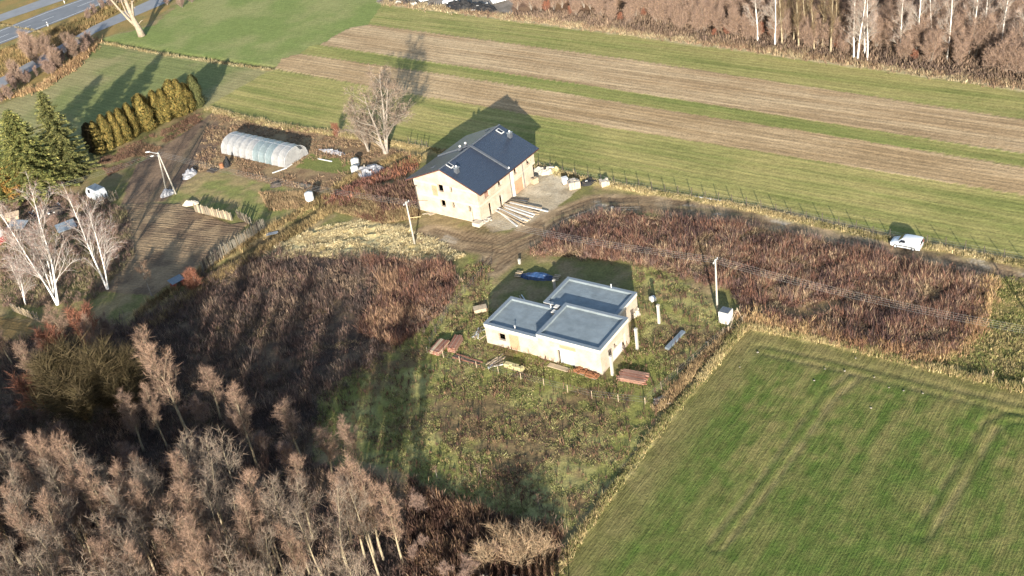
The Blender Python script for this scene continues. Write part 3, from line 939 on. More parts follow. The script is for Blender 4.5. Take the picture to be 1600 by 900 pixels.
def along(L, n, width, seed):
    r = np.random.RandomState(seed)
    L = np.array(L)
    seg = np.hypot(*(L[1:] - L[:-1]).T)
    cum = np.r_[0, np.cumsum(seg)]
    t = r.rand(n) * cum[-1]
    i = np.clip(np.searchsorted(cum, t) - 1, 0, len(seg) - 1)
    f = (t - cum[i]) / seg[i]
    return L[i] + (L[i + 1] - L[i]) * f[:, None] + r.normal(0, width, (n, 2))

def clumps(pts, hgt, wid, nb, spread, lean, cols, seed, kite=False, wind=(0, 0), hvar=.35, patch=None, clus=4.0):
    """blades in clumps: arrays of triangles with a colour per clump"""
    r = np.random.RandomState(seed)
    n = len(pts)
    _, zz, *_ = ground_eval(pts[:, 0], pts[:, 1])
    pn = fbm(pts[:, 0], pts[:, 1], clus, 3, seed + 3)          # colour drifts in patches
    cols = np.array(cols)
    idx = np.clip(((pn - .28) / .44 + r.normal(0, .22, n)) * len(cols), 0, len(cols) - 1).astype(int)
    cc = cols[idx] * (0.7 + .6 * r.rand(n))[:, None]
    hh = hgt * (1 + hvar * r.normal(0, 1, n)).clip(.35, 2.0) * (.15 + 1.7 * fbm(pts[:, 0], pts[:, 1], 3.5, 3, seed + 9))
    N = n * nb
    b = np.repeat(np.c_[pts, zz - .03], nb, 0)
    b[:, :2] += r.normal(0, spread, (N, 2))
    h = np.repeat(hh, nb) * (.55 + .6 * r.rand(N))
    a = r.rand(N) * 2 * np.pi
    l = np.abs(r.normal(0, lean, N))
    tip = b + np.c_[np.cos(a) * l * h + wind[0] * h, np.sin(a) * l * h + wind[1] * h, h]
    # blade width lies across a random direction
    wa = r.rand(N) * np.pi
    w = wid * (.6 + .8 * r.rand(N))
    sd = np.c_[np.cos(wa) * w, np.sin(wa) * w, np.zeros(N)]
    cb = np.repeat(cc, nb, 0) * (.6 + .8 * r.rand(N))[:, None]
    sw = r.rand(N) < .25
    cb[sw] = cols[r.randint(0, len(cols), sw.sum())]
    if not kite:
        V = np.stack([b - sd, b + sd, tip], 1).reshape(-1, 3)
        T = np.arange(N * 3).reshape(-1, 3)
        C = np.repeat(cb, 3, 0)
    else:
        mid = b + (tip - b) * (.35 + .5 * r.rand(N))[:, None]
        V = np.stack([b, mid - sd, tip, mid + sd], 1).reshape(-1, 3)
        q = np.arange(N)[:, None] * 4
        T = np.concatenate([q + [0, 1, 2], q + [0, 2, 3]], 0)
        C = np.repeat(cb, 4, 0)
    return V, T, C

def stuff(name, label, cat, packs, m='plant'):
    Vs, Ts, Cs, off = [], [], [], 0
    for V, T_, C in packs:
        Vs.append(V); Ts.append(T_ + off); Cs.append(C); off += len(V)
    o = bpy.data.objects.new(name, raw_mesh(name, np.concatenate(Vs), np.concatenate(Ts), np.concatenate(Cs), M[m]))
    col.objects.link(o)
    return tag(o, label, cat, kind='stuff')

def soft(pts, w, seed):
    """let the stand fray out at its edges"""
    q = pts + np.random.RandomState(seed).normal(0, w, pts.shape)
    return q[(pdist(q[:, 0], q[:, 1], ROADL) > 3.0) & (pdist(q[:, 0], q[:, 1], ROAD2) > 3.0)]

PLANT = 1.9
def thin(pts, size, cut, seed):
    """leave gaps where the stand is patchy"""
    return pts[fbm(pts[:, 0], pts[:, 1], size, 3, seed) > cut]

def hexc(*cs, k=.30):
    out = []
    for c in cs:
        v = lin(*c, k * PLANT)
        out.append(v * .82 + v.mean() * .18)
    return out

WEED = hexc((98, 76, 74), (122, 90, 82), (144, 100, 84), (160, 112, 88), (180, 146, 116), (142, 116, 106), (204, 174, 134), (116, 92, 88), (150, 108, 88), k=.31)
stuff('dry_weeds', 'tall reddish-brown dead weeds filling the plot right of the bungalow', 'weeds', [
    clumps(soft(thin(sample(Z['weeds'], 17000, 1), 3.0, .43, 91), .8, 97), .85, .024, 15, .2, .42, WEED, 2, kite=True, hvar=.55, clus=5.0),
    clumps(thin(sample(Z['weeds'], 9000, 70), 4.0, .53, 71), .5, .035, 12, .25, 1.3, hexc((196, 166, 122), (176, 142, 108), (210, 184, 138)), 72, wind=(.3, -.5)),
    clumps(along(WP([(1160, 497), (1300, 527), (1440, 561), (1497, 546), (1527, 500), (1548, 442)]), 1000, .8, 4), .9, .026, 10, .18, .4, hexc((206, 172, 116), (190, 150, 104), (170, 128, 90)), 5, kite=True),
])
stuff('dark_brush', 'dense dark brown bramble and dead weeds between grove and gardens', 'undergrowth', [
    clumps(soft(thin(sample(Z['brush'], 26000, 6), 3.5, .33, 92), 1.0, 98), .8, .03, 11, .22, .45, hexc((84, 72, 68), (108, 88, 80), (128, 98, 86), (116, 98, 88), (156, 130, 106), k=.36), 7, kite=True, hvar=.45),
    clumps(sample(WP([(560, 405), (700, 415), (715, 445), (690, 490), (620, 545), (560, 520), (600, 450)]), 3500, 8), .95, .028, 12, .18, .4, hexc((116, 84, 74), (150, 104, 82), (126, 96, 86), (176, 138, 104), k=.36), 9, kite=True),
    clumps(sample(WP([(640, 750), (720, 790), (880, 835), (865, 900), (640, 960)]), 3500, 10), 1.1, .03, 12, .18, .4, hexc((92, 66, 56), (132, 100, 78), (160, 126, 92), (104, 76, 66)), 11, kite=True),
])
stuff('tan_scrub_grass', 'patches of flattened tan grass in the dark brush', 'grass', [
    clumps(thin(sample(Z['brush'], 12000, 73), 5.0, .54, 74), .45, .04, 11, .25, 1.2, hexc((170, 142, 108), (150, 126, 96), (130, 126, 78), (188, 162, 122)), 75, wind=(.4, -.4)),
])
stuff('matted_grass', 'pale straw-coloured matted grass below the gabled house', 'grass', [
    clumps(thin(sample(Z['pale_grass'], 6000, 12), 1.6, .42, 95), .30, .08, 9, .2, 1.1, hexc((206, 186, 136), (222, 206, 158), (196, 174, 124), k=.36), 13, wind=(.5, -.2)),
    clumps(sample(Z['north_grass'], 2600, 14), .6, .05, 8, .16, .6, hexc((170, 146, 100), (196, 168, 116), (130, 92, 72)), 15),
])
stuff('rough_grass', 'tussocky green and brown grass around the bungalow', 'grass', [
    clumps(thin(sample(Z['lot'], 19000, 16), 1.8, .42, 96), .15, .06, 9, .16, .9, hexc((130, 136, 68), (154, 154, 84), (176, 170, 104), (176, 158, 106), (132, 106, 84), k=.31), 17, hvar=.5),
    clumps(sample(Z['lot'], 1800, 18), .65, .035, 6, .12, .35, hexc((112, 80, 64), (150, 116, 84), (96, 70, 60)), 19, kite=True),
    clumps(sample(Z['east_grass'], 4500, 20), .24, .07, 8, .15, .8, hexc((120, 126, 62), (150, 142, 82), (168, 148, 96), k=.36), 21),
])
stuff('verge_grass', 'dry straw-yellow grass along field edges and ditches', 'grass', [
    clumps(along([(a, b_ - .9) for a, b_ in LINE_A], 6000, .4, 22), .42, .05, 8, .12, .45, hexc((196, 172, 116), (210, 190, 136), (150, 140, 84)), 23),
    clumps(along(BOUND, 3600, .28, 24), .5, .05, 8, .1, .45, hexc((206, 186, 128), (190, 166, 112), (136, 134, 76)), 25),
    clumps(along(LOTB, 900, .4, 26), .5, .05, 8, .12, .45, hexc((170, 140, 98), (196, 166, 116)), 27),
    clumps(np.r_[along([(a + 1.6, b_ - 1.8) for a, b_ in DITCH], 3200, .55, 28), along([(a - 1.5, b_ + 1.7) for a, b_ in DITCH], 1800, .5, 29)], .65, .05, 8, .14, .4, hexc((200, 172, 112), (178, 148, 98), (130, 112, 74)), 30),
    clumps(along(WP([(600, 3), (1000, 52), (1300, 93), (1600, 135)]), 4000, .9, 31), .6, .07, 7, .2, .4, hexc((196, 176, 134), (176, 148, 112), (156, 126, 100)), 32),
    clumps(along([(a, b_ - 1.4) for a, b_ in LINE_D], 1600, .35, 33), .4, .07, 7, .15, .45, hexc((200, 184, 132), (170, 150, 100)), 34),
    clumps(along(WP([(0, 155), (60, 140), (110, 108), (150, 64)]), 1300, 1.0, 35), .9, .07, 7, .2, .3, hexc((206, 172, 118), (180, 140, 98)), 36),
    clumps(sample(WP([(-60, 120), (0, 80), (100, 40), (170, 12), (220, 0), (160, 32), (90, 72), (0, 122)]), 5000, 37), .8, .09, 6, .25, .35, hexc((190, 156, 100), (170, 140, 86), (140, 126, 76)), 38),
])
stuff('garden_weeds', 'brown dead weeds and stubble among the garden plots', 'weeds', [
    clumps(thin(sample(Z['garden_brown'], 4200, 39), 3, .45, 93), .32, .045, 7, .16, .5, hexc((160, 126, 96), (176, 144, 108), (140, 110, 90), (188, 160, 118)), 40, kite=True),
    clumps(sample(WP([(405, 300), (500, 300), (480, 325), (420, 330)]), 700, 41), .55, .05, 8, .14, .35, hexc((190, 160, 114), (170, 138, 100)), 42),
    clumps(thin(sample(WP([(150, 250), (310, 178), (330, 178), (240, 240), (170, 275)]), 3000, 43), 3, .42, 94), .35, .05, 7, .15, .5, hexc((150, 112, 88), (132, 102, 84), (166, 130, 98)), 44),
    clumps(sample(WP([(0, 320), (140, 300), (200, 330), (210, 400), (150, 470), (60, 480), (0, 480)]), 5000, 45), .6, .03, 9, .2, .5, hexc((150, 120, 106), (168, 134, 116), (130, 108, 98), (150, 138, 96)), 46, kite=True),
    clumps(sample(WP([(570, 300), (650, 285), (652, 320), (600, 335)]), 1500, 47), 1.0, .05, 8, .18, .3, hexc((132, 96, 84), (116, 88, 78), (150, 120, 92)), 48, kite=True),
    clumps(along(WP([(520, 320), (580, 285), (640, 262)]), 1200, 1.0, 49), 1.0, .05, 8, .18, .3, hexc((146, 98, 84), (128, 92, 80), (176, 116, 84)), 50, kite=True),
    clumps(sample(WP([(800, 24), (1000, 52), (1600, 134), (1800, 162), (1800, 110), (1000, 20)]), 9000, 51), .9, .07, 6, .25, .35, hexc((160, 132, 110), (172, 146, 118), (144, 120, 104), k=.25), 52, kite=True),
])

# ------------------------------------------------------------------ trees
def grow(seed, H, r0, levels=3, n1=22, up_=.75, spread=1.0, first=.25, lean=(0, 0), twigs=3, twlen=.7, tww=.018, cols=((.1, .07, .06),), wob=.03, gnarl=.12, droop=0.0, multi=1, blen=.34, fork=0):
    """a bare tree: trunk tube(s), branch tubes, and a mass of single-triangle twigs"""
    r = random.Random(seed)
    trunk, br = MB(), MB()
    tw = []
    def rv(s=1.0): return Vector((r.gauss(0, s), r.gauss(0, s), r.gauss(0, s)))
    def perp(d):
        a = rv(); a = a - d * a.dot(d); a.normalize(); return a
    def twig(p, d, L, w):
        s = perp(d) * w
        tw.append((p - s, p + s, p + d * L))
    def branch(p, d, L, rad, lev):
        n = 4 if lev == 1 else 3
        pts, rr = [p.copy()], [rad]
        dd = d.copy()
        for i in range(n):
            dd = (dd + rv(gnarl) + Vector((0, 0, (.10 * up_ if not droop else -droop * (i / n))))).normalized()
            pts.append(pts[-1] + dd * L / n)
            rr.append(rad * (1 - .85 * (i + 1) / n))
        br.tube(pts, rr, 4 if lev == 1 else 3, False)
        if lev < levels:
            k = max(3, int(L * (3.2 if lev == 1 else 4.0)))
            for i in range(k):
                t = r.uniform(.2, 1.0) * n
                j = min(int(t), n - 1)
                q = pts[j].lerp(pts[j + 1], t - j)
                ax = (pts[j + 1] - pts[j]).normalized()
                nd = (ax * .75 + perp(ax) * r.uniform(.5, 1.0) * spread + Vector((0, 0, .15 * up_))).normalized()
                branch(q, nd, L * r.uniform(.3, .5) * (1.1 - .4 * t / n), max(rad * .4, .013), lev + 1)
        if lev >= levels - 1:
            for i in range(int(twigs * max(L, .5) * 3)):
                t = r.uniform(.15, 1.0) * n
                j = min(int(t), n - 1)
                q = pts[j].lerp(pts[j + 1], t - j)
                ax = (pts[j + 1] - pts[j]).normalized()
                twig(q, (ax * .7 + perp(ax) * .8 + Vector((0, 0, .25 * up_ - droop))).normalized(), twlen * r.uniform(.5, 1.2), tww)
    for mi in range(multi):
        a = r.uniform(0, 6.28)
        sp = 0 if multi == 1 else .22
        d = Vector((lean[0] + math.cos(a) * sp, lean[1] + math.sin(a) * sp, 1)).normalized()
        h = H * (1 if mi == 0 else r.uniform(.7, .95))
        n = 9
        pts, rr = [Vector((0, 0, -.2))], [r0 * 1.25]
        for i in range(n):
            d = (d + Vector((r.gauss(0, wob), r.gauss(0, wob), 0)) + Vector((0, 0, .05))).normalized()
            pts.append(pts[-1] + d * h / n)
            rr.append(r0 * (1 - .93 * ((i + 1) / n) ** .9) * (1 if mi == 0 else .8))
        trunk.tube(pts, rr, 7, False)
        k = int(n1 / multi ** .5)
        for i in range(k):
            t = first + (1 - first) * ((i + r.random()) / k)
            f = t * n
            j = min(int(f), n - 1)
            q = pts[j].lerp(pts[j + 1], f - j)
            rad = rr[j] * .42 + .012
            ax = (pts[j + 1] - pts[j]).normalized()
            nd = (ax * up_ + perp(ax) * spread).normalized()
            L = H * blen * (1.12 - t) ** .6 * r.uniform(.7, 1.2) * (.55 + .45 * math.sin(min(1, (t - first) / .3 + .25) * math.pi / 2))
            branch(q, nd, L, rad, 1)
        for i in range(14):
            twig(pts[-1] - d * r.random() * .8, (d + rv(.4)).normalized(), twlen, tww)
    return trunk, br, tw, r

def crown_mesh(name, br, tw, bcol, cols, r, m):
    """branches and twigs of one crown joined: a colour per branch or twig"""
    Vb = np.array(br.v) if br.v else np.zeros((0, 3))
    Tb = []
    for f in br.f:
        Tb += [(f[0], f[1], f[2]), (f[0], f[2], f[3])] if len(f) == 4 else [f]
    Tb = np.array(Tb) if Tb else np.zeros((0, 3), int)
    Vt = np.array([tuple(p) for t in tw for p in t]).reshape(-1, 3)
    Tt = np.arange(len(Vt)).reshape(-1, 3) + len(Vb)
    ct = np.repeat(np.array([np.array(r.choice(cols)) * r.uniform(.7, 1.3) for _ in tw]).reshape(-1, 3), 3, 0)
    cb = np.tile(np.array(bcol), (len(Vb), 1))
    return raw_mesh(name, np.r_[Vb, Vt], np.r_[Tb, Tt], np.r_[cb, ct], m)

class Tree:
    """one kind of tree: shared meshes, copied as trunk + crown under an Empty"""
    def __init__(s, name, bark, bcol, cols, seeds, **kw):
        s.name, s.H, s.var = name, kw['H'], []
        for sd in seeds:
            t, br, tw, r = grow(sd, **kw)
            s.var.append((t.mesh('trunk', M[bark], True), crown_mesh('crown', br, tw, bcol, cols, r, M['twig'])))
    def put(s, x, y, h, label, cat='tree', group=None, rz=None, k=None, name=None, wide=1.0):
        i = R.randrange(len(s.var)) if k is None else k
        o = empty(name or s.name, (x, y, -.05), R.uniform(0, 6.28) if rz is None else rz)
        f = h / s.H
        o.scale = (f * wide, f * wide, f)
        child(s.var[i][0], 'trunk', o)
        child(s.var[i][1], 'crown', o)
        return tag(o, label, cat, group)

PURP = hexc((172, 138, 114), (188, 152, 126), (156, 124, 106), (150, 120, 100), k=.30)
alder = Tree('alder_tree', 'bark_pale', (.17, .13, .092), PURP, (1, 2, 3, 4, 5, 6), H=12.0, r0=.17, levels=3, n1=34, up_=1.25, spread=.68, first=.30, twigs=2.2, twlen=.8, tww=.013, blen=.31)
alder_b = Tree('alder_tree', 'bark_pale', (.16, .135, .105), hexc((164, 140, 122), (180, 156, 134), (146, 126, 112), k=.28), (7, 8, 9), H=12.0, r0=.14, levels=3, n1=24, up_=1.0, spread=.8, first=.38, twigs=1.2, twlen=.9, tww=.012, blen=.30, wob=.05)
shrub = Tree('bare_shrub', 'bark_grey', (.16, .13, .105), hexc((164, 134, 120), (150, 122, 112), (180, 148, 126), k=.30), (11, 12, 13, 14), H=4.0, r0=.05, levels=2, n1=30, up_=1.1, spread=.8, first=.05, twigs=4, twlen=.7, tww=.016, blen=.48, multi=4)
red_shrub = Tree('reddish_shrub', 'bark_grey', (.17, .115, .085), hexc((176, 108, 80), (190, 126, 92), (150, 96, 78), k=.26), (15, 16), H=4.0, r0=.05, levels=2, n1=26, up_=1.2, spread=.7, first=.05, twigs=6, twlen=.7, tww=.016, blen=.42, multi=4)
fan = Tree('willow_fan', 'bark_pale', (.17, .13, .085), hexc((190, 156, 120), (170, 138, 108), (200, 172, 132), k=.3), (23, 24), H=3.5, r0=.03, levels=1, n1=34, up_=1.1, spread=.7, first=.02, twigs=2, twlen=.8, tww=.013, blen=.75, multi=5)
thicket = Tree('thicket_tree', 'bark_grey', (.19, .155, .125), hexc((164, 134, 116), (176, 146, 124), (150, 124, 112), (184, 152, 124), k=.31), (17, 18, 19, 20), H=7.0, r0=.07, levels=2, n1=34, up_=1.1, spread=.65, first=.06, twigs=4, twlen=1.1, tww=.017, blen=.44, multi=5)
willow = Tree('olive_willow', 'bark_olive', (.12, .10, .06), hexc((112, 98, 62), (98, 86, 56), (124, 106, 74), k=.22), (21, 22), H=6.0, r0=.08, levels=2, n1=44, up_=1.3, spread=.85, first=.02, twigs=7, twlen=1.2, tww=.016, blen=.6, multi=6)
birch = Tree('birch_tree', 'bark_birch', (.36, .33, .30), hexc((176, 140, 130), (160, 128, 120), (196, 164, 150), k=.26), (31, 32, 33), H=13.0, r0=.13, levels=3, n1=30, up_=1.15, spread=.62, first=.15, twigs=1.1, twlen=.8, tww=.012, blen=.34, multi=2, droop=.10)
fbirch = Tree('birch_tree', 'bark_birch', (.26, .24, .21), hexc((186, 160, 146), (206, 184, 166), k=.26), (35, 36, 37), H=15.0, r0=.17, levels=3, n1=26, up_=.75, spread=.72, first=.18, twigs=1.6, twlen=.9, tww=.016, blen=.24, multi=1)
poplar = Tree('slender_tree', 'bark_pale', (.15, .12, .075), hexc((160, 134, 98), (140, 118, 90), k=.24), (38, 39), H=15.0, r0=.2, levels=2, n1=30, up_=1.3, spread=.5, first=.12, twigs=4, twlen=.9, tww=.018, blen=.16)
walnut = Tree('bare_tree', 'bark_grey', (.20, .175, .145), hexc((182, 160, 138), (160, 136, 116), (140, 116, 100), k=.28), (41, 42), H=9.0, r0=.22, levels=3, n1=22, up_=.8, spread=.95, first=.10, twigs=3.4, twlen=.6, tww=.011, blen=.46, gnarl=.16, multi=3)
fruit = Tree('fruit_tree', 'bark_grey', (.14, .115, .09), hexc((160, 128, 100), (140, 112, 92), k=.28), (45,), H=4.0, r0=.09, levels=3, n1=10, up_=.8, spread=.9, first=.4, twigs=4, twlen=.4, tww=.01, blen=.45)

def at_px(kind, base, top_y, label, cat='tree', group=None, **kw):
    p = G(*base)
    return kind.put(p.x, p.y, tall(base, top_y), label, cat, group, **kw)

# alder grove at the lower left, running on below the picture
grove = WP([(-200, 770), (60, 800), (200, 810), (330, 820), (440, 838), (560, 850), (640, 868), (620, 930), (560, 1100), (-260, 1120)])
pts = []
for p in sample(grove, 900, 60):
    if all((p[0] - q[0]) ** 2 + (p[1] - q[1]) ** 2 > 1.9 ** 2 for q in pts): pts.append(p)
for p in pts:
    py_ = proj((p[0], p[1], 0))
    if py_[1] > 905 and p[0] > -30 and R.random() < .6: continue
    (alder if R.random() < .45 else alder_b).put(p[0], p[1], R.uniform(9.5, 14.5), 'bare purplish-twigged alder standing in the dense grove at the lower left', 'tree', 'alders of the grove')
print('alders', len(pts))
for (bx, by), ty, lab in (((294, 680), 522, 'pale-crowned alder standing apart above the lower left grove'), ((168, 590), 500, 'purplish bare tree beside the reddish shrub near the ploughed corner'),
                          ((565, 745), 655, 'pale forked bare tree at the upper right edge of the grove'), ((585, 870), 720, 'tall clustered alder at the right end of the grove'),
                          ((402, 730), 610, 'yellow-stemmed forked tree in the dark brush above the grove'), ((262, 700), 610, 'small pinkish alder just above the middle of the grove')):
    at_px(alder, (bx, by), ty, lab, group='lone trees in the brush')
for b_, ty, w_, lab in (((62, 610), 540, 1.5, 'grey bare tree at the left edge below the ploughed corner plot'), ((112, 552), 478, 1.4, 'pinkish bare tree right of the rust-red shrub by the corner plot'), ((20, 570), 515, 1.5, 'low grey-brown tree touching the left edge below the birches'),
                    ((345, 655), 575, 1.5, 'thin grey tree in the shade right of the pale-crowned alder'), ((470, 715), 630, 1.6, 'shaded bare tree between the dark brush and the tussocky lot'), ((225, 705), 618, 1.4, 'bare tree between the olive bush and the grove'), ((520, 745), 668, 1.5, 'small grey tree at the corner of the lot above the grove')):
    at_px(alder, b_, ty, lab, group='lone trees in the brush', wide=w_)
at_px(willow, (140, 660), 560, 'broad olive-green bare willow bush in the dark brush at left', 'bush', wide=1.25)
at_px(willow, (205, 650), 555, 'second olive willow bush, right of the broadest one at left', 'bush', wide=1.1)
for b_, ty, lab in (((75, 650), 585, 'orange-brown shrub left of the olive willow bush'), ((92, 560), 505, 'rust-red shrub by the ploughed corner plot'), ((140, 545), 480, 'rust-red bush below the white birches'),
                    ((305, 455), 418, 'reddish shrub on the ditch bank below the plank fence'), ((525, 215), 192, 'low reddish bush left of the bare trees by the gabled house')):
    at_px(red_shrub, b_, ty, lab, 'shrub')
for i, p in enumerate(sample(WP([(0, 560), (120, 500), (210, 520), (260, 600), (480, 690), (520, 760), (300, 780), (0, 740)]), 34, 61)):
    shrub.put(p[0], p[1], R.uniform(2.2, 4.5), 'dark leafless shrub in the shaded brush above the grove', 'shrub', 'shrubs of the shaded brush')
for i, p in enumerate(sample(WP([(640, 790), (760, 800), (800, 900), (760, 960), (650, 960)]), 12, 62)):
    shrub.put(p[0], p[1], R.uniform(1.8, 3.2), 'bare brown shrub in the brush right of the grove, bottom edge', 'shrub', 'shrubs right of the grove')
for i, p in enumerate(sample(WP([(0, 300), (130, 305), (190, 345), (200, 420), (120, 480), (0, 470)]), 18, 63)):
    shrub.put(p[0], p[1], R.uniform(1.5, 2.8), 'bare pinkish bush among the white birches and garden junk', 'shrub', 'bushes among the birches')
for b_, ty in (((815, 892), 842), ((848, 880), 838), ((790, 862), 822), ((770, 890), 850), ((835, 858), 822)):
    p = G(*b_)
    fan.put(p.x, p.y, tall(b_, ty), 'tawny fan of dry willow stems beside the crop field, ' + {815: 'third from the left', 848: 'nearest the field', 790: 'second from the left', 770: 'leftmost, by the grove', 835: 'highest in the picture'}[b_[0]], 'shrub', 'tawny willow fans', wide=1.2)
# young saplings in the lot
for b_ in ((843, 795), (752, 745), (683, 746)):
    p = G(*b_); fruit.put(p.x, p.y, 2.0, 'thin bare sapling at the lower edge of the tussocky lot', 'sapling', 'saplings of the lot')

# white birches by the gardens
for b_, ty, lab, k in (((168, 452), 300, 'many-stemmed white birch in front of the furrowed garden plot', 0), ((90, 476), 294, 'tallest white birch, second from the left edge', 1),
                       ((84, 462), 345, 'slimmer white birch just behind the tallest one', 2), ((40, 476), 385, 'leftmost white birch, cut by the left edge', 0)):
    at_px(birch, b_, ty, lab, group='birches by the gardens', k=k)
at_px(fruit, (237, 462), 412, 'small bare fruit tree at the corner of the furrowed plot')
at_px(walnut, (576, 236), 150, 'bare pale tree left of the gabled house, the slimmer of two', k=0, wide=.8)
at_px(walnut, (603, 239), 118, 'broad bare pale tree beside the gabled house', k=1, wide=1.15)

# dead trunk by the service road
p = G(222, 56)
D = empty('dead_tree', (p.x, p.y, -.1), 0)
tag(D, 'thick bleached dead tree with broken limbs beside the service road', 'tree')
b = MB()
b.tube([(0, 0, 0), (-.3, .1, 2), (-.9, .1, 5), (-1.3, .2, 9), (-1.5, .3, 14)], [1.1, .8, .62, .5, .35], 10)
b.build('trunk', M['bark_dead'], D, True)
b = MB()
b.tube([(-.3, .1, 2.2), (-2.2, .3, 5), (-4.2, .4, 9), (-6, .5, 13)], [.5, .36, .26, .15], 7)
b.tube([(-.9, 0, 4.5), (-.2, .5, 8), (.8, .8, 12), (1.6, 1, 16)], [.42, .3, .22, .12], 7)
b.tube([(-.9, 0, 4.4), (-1.9, -.6, 7), (-2.2, -.8, 11)], [.3, .22, .1], 6)
b.tube([(-.4, .1, 3), (1.0, .3, 4.0), (1.6, .3, 4.1)], [.16, .1, .03], 5)
for i in range(14):
    q = Vector((R.uniform(-4, 1), R.uniform(-.5, 1), R.uniform(7, 13)))
    d = Vector((R.gauss(0, 1), R.gauss(0, 1), R.uniform(.2, 1))).normalized()
    b.tube([q, q + d * 1.5, q + d * 3 + Vector((0, 0, .4))], [.12, .07, .02], 4)
b.build('broken_limb', M['bark_dead'], D, True)

# roadside bushes and trees, upper left
rs = WP([(0, 160), (40, 130), (70, 120), (110, 95), (150, 62), (165, 48)])
for i, p in enumerate(along(rs, 26, 1.6, 64)):
    shrub.put(p[0], p[1], R.uniform(2.5, 4.5), 'bare roadside bush between the service road and the green field', 'shrub', 'roadside bushes')
for b_ in ((80, 95), (48, 90), (92, 110), (60, 102), (30, 132), (118, 92)):
    p = G(*b_); thicket.put(p.x, p.y, R.uniform(6, 8.5), 'slim leafless tree beside the service road at ' + ('the middle of the row', 'its left', 'the row right of centre', 'the row left of centre', 'the far left', 'its right end')[((80, 95), (48, 90), (92, 110), (60, 102), (30, 132), (118, 92)).index(b_)], 'tree', 'slim roadside trees')
for b_ in ((150, 24), (162, 16), (175, 12), (140, 30), (190, 5)):
    p = G(*b_); shrub.put(p.x, p.y, R.uniform(3, 4.5), 'dark bush on the bank between highway and service road', 'shrub', 'bushes on the highway bank')
for b_ in ((285, 12), (262, 8), (300, 4)):
    p = G(*b_); shrub.put(p.x, p.y, R.uniform(3, 4), 'tawny bush right of the dead tree at the top edge', 'shrub', 'bushes right of the dead tree')

# wood along the top right
edge = WP([(800, 20), (900, 34), (1000, 46), (1200, 74), (1400, 101), (1600, 128), (1720, 145)])
E0, E1 = Vector((*edge[0], 0)), Vector((*edge[-1], 0))
nrm = (E1 - E0).normalized(); nrm = Vector((-nrm.y, nrm.x, 0))
if nrm.y < 0: nrm = -nrm
cnt = 0
taken = []
for k in range(1400):
    t, dd = R.random(), R.random() ** 1.5 * 38
    q = E0.lerp(E1, t) + nrm * (1.5 + dd)
    if any((q.x - a.x) ** 2 + (q.y - a.y) ** 2 < (1.5 + dd * .05) ** 2 for a in taken): continue
    taken.append(q)
    if len(taken) > 270: break
for q in taken:
    px, py = proj(q)
    if px < 800: continue
    near = min(1, ((q - E0).dot(nrm)) / 10)
    if R.random() < .12:
        red_shrub.put(q.x, q.y, R.uniform(2, 3.5), 'rust-brown shrub along the front edge of the wood', 'shrub', 'rusty shrubs of the wood')
    else:
        thicket.put(q.x, q.y, R.uniform(4.0, 6.5) + 3.5 * near, 'pinkish-brown leafless tree of the thicket along the top right', 'tree', 'thicket of the wood')
wb = [((1184, 66), 'white birch at the left end of the birches in the wood'), ((1211, 72), 'second white birch from the left along the wood edge, forked'), ((1334, 93), 'white birch, left of the close pair at the wood edge'), ((1340, 95), 'white birch, right of the close pair at the wood edge'),
      ((1351, 86), 'tall white birch behind the leaning one at the wood edge'), ((1355, 97), 'leaning white birch standing foremost at the wood edge')]
for b_, lab in wb:
    p = G(*b_); fbirch.put(p.x, p.y, R.uniform(15, 18), lab, 'tree', 'birches of the wood')
for i, b_ in enumerate(((1407, 92), (1431, 84), (1455, 78), (1480, 94), (1514, 86), (1540, 80), (1562, 92), (1592, 100))):
    p = G(*b_); fbirch.put(p.x, p.y, R.uniform(15, 18), 'white birch rising from the top right thicket, %s from its left end' % ('first', 'second', 'third', 'fourth', 'fifth', 'sixth', 'seventh', 'eighth')[i], 'tree', 'birches of the wood')
for b_ in ((1222, 70), (1240, 68), (1248, 76), (1259, 72), (1272, 79), (1285, 74), (1298, 82), (1308, 76), (1265, 62), (1230, 60)):
    p = G(*b_); poplar.put(p.x, p.y, R.uniform(14, 18), 'slender yellow-barked tree, %s from the left between the two birch clumps' % ('first', 'third', 'fourth', 'fifth', 'seventh', 'eighth', 'ninth', 'tenth', 'sixth', 'second')[((1222, 70), (1240, 68), (1248, 76), (1259, 72), (1272, 79), (1285, 74), (1298, 82), (1308, 76), (1265, 62), (1230, 60)).index(b_)], 'tree', 'slender trees of the wood')

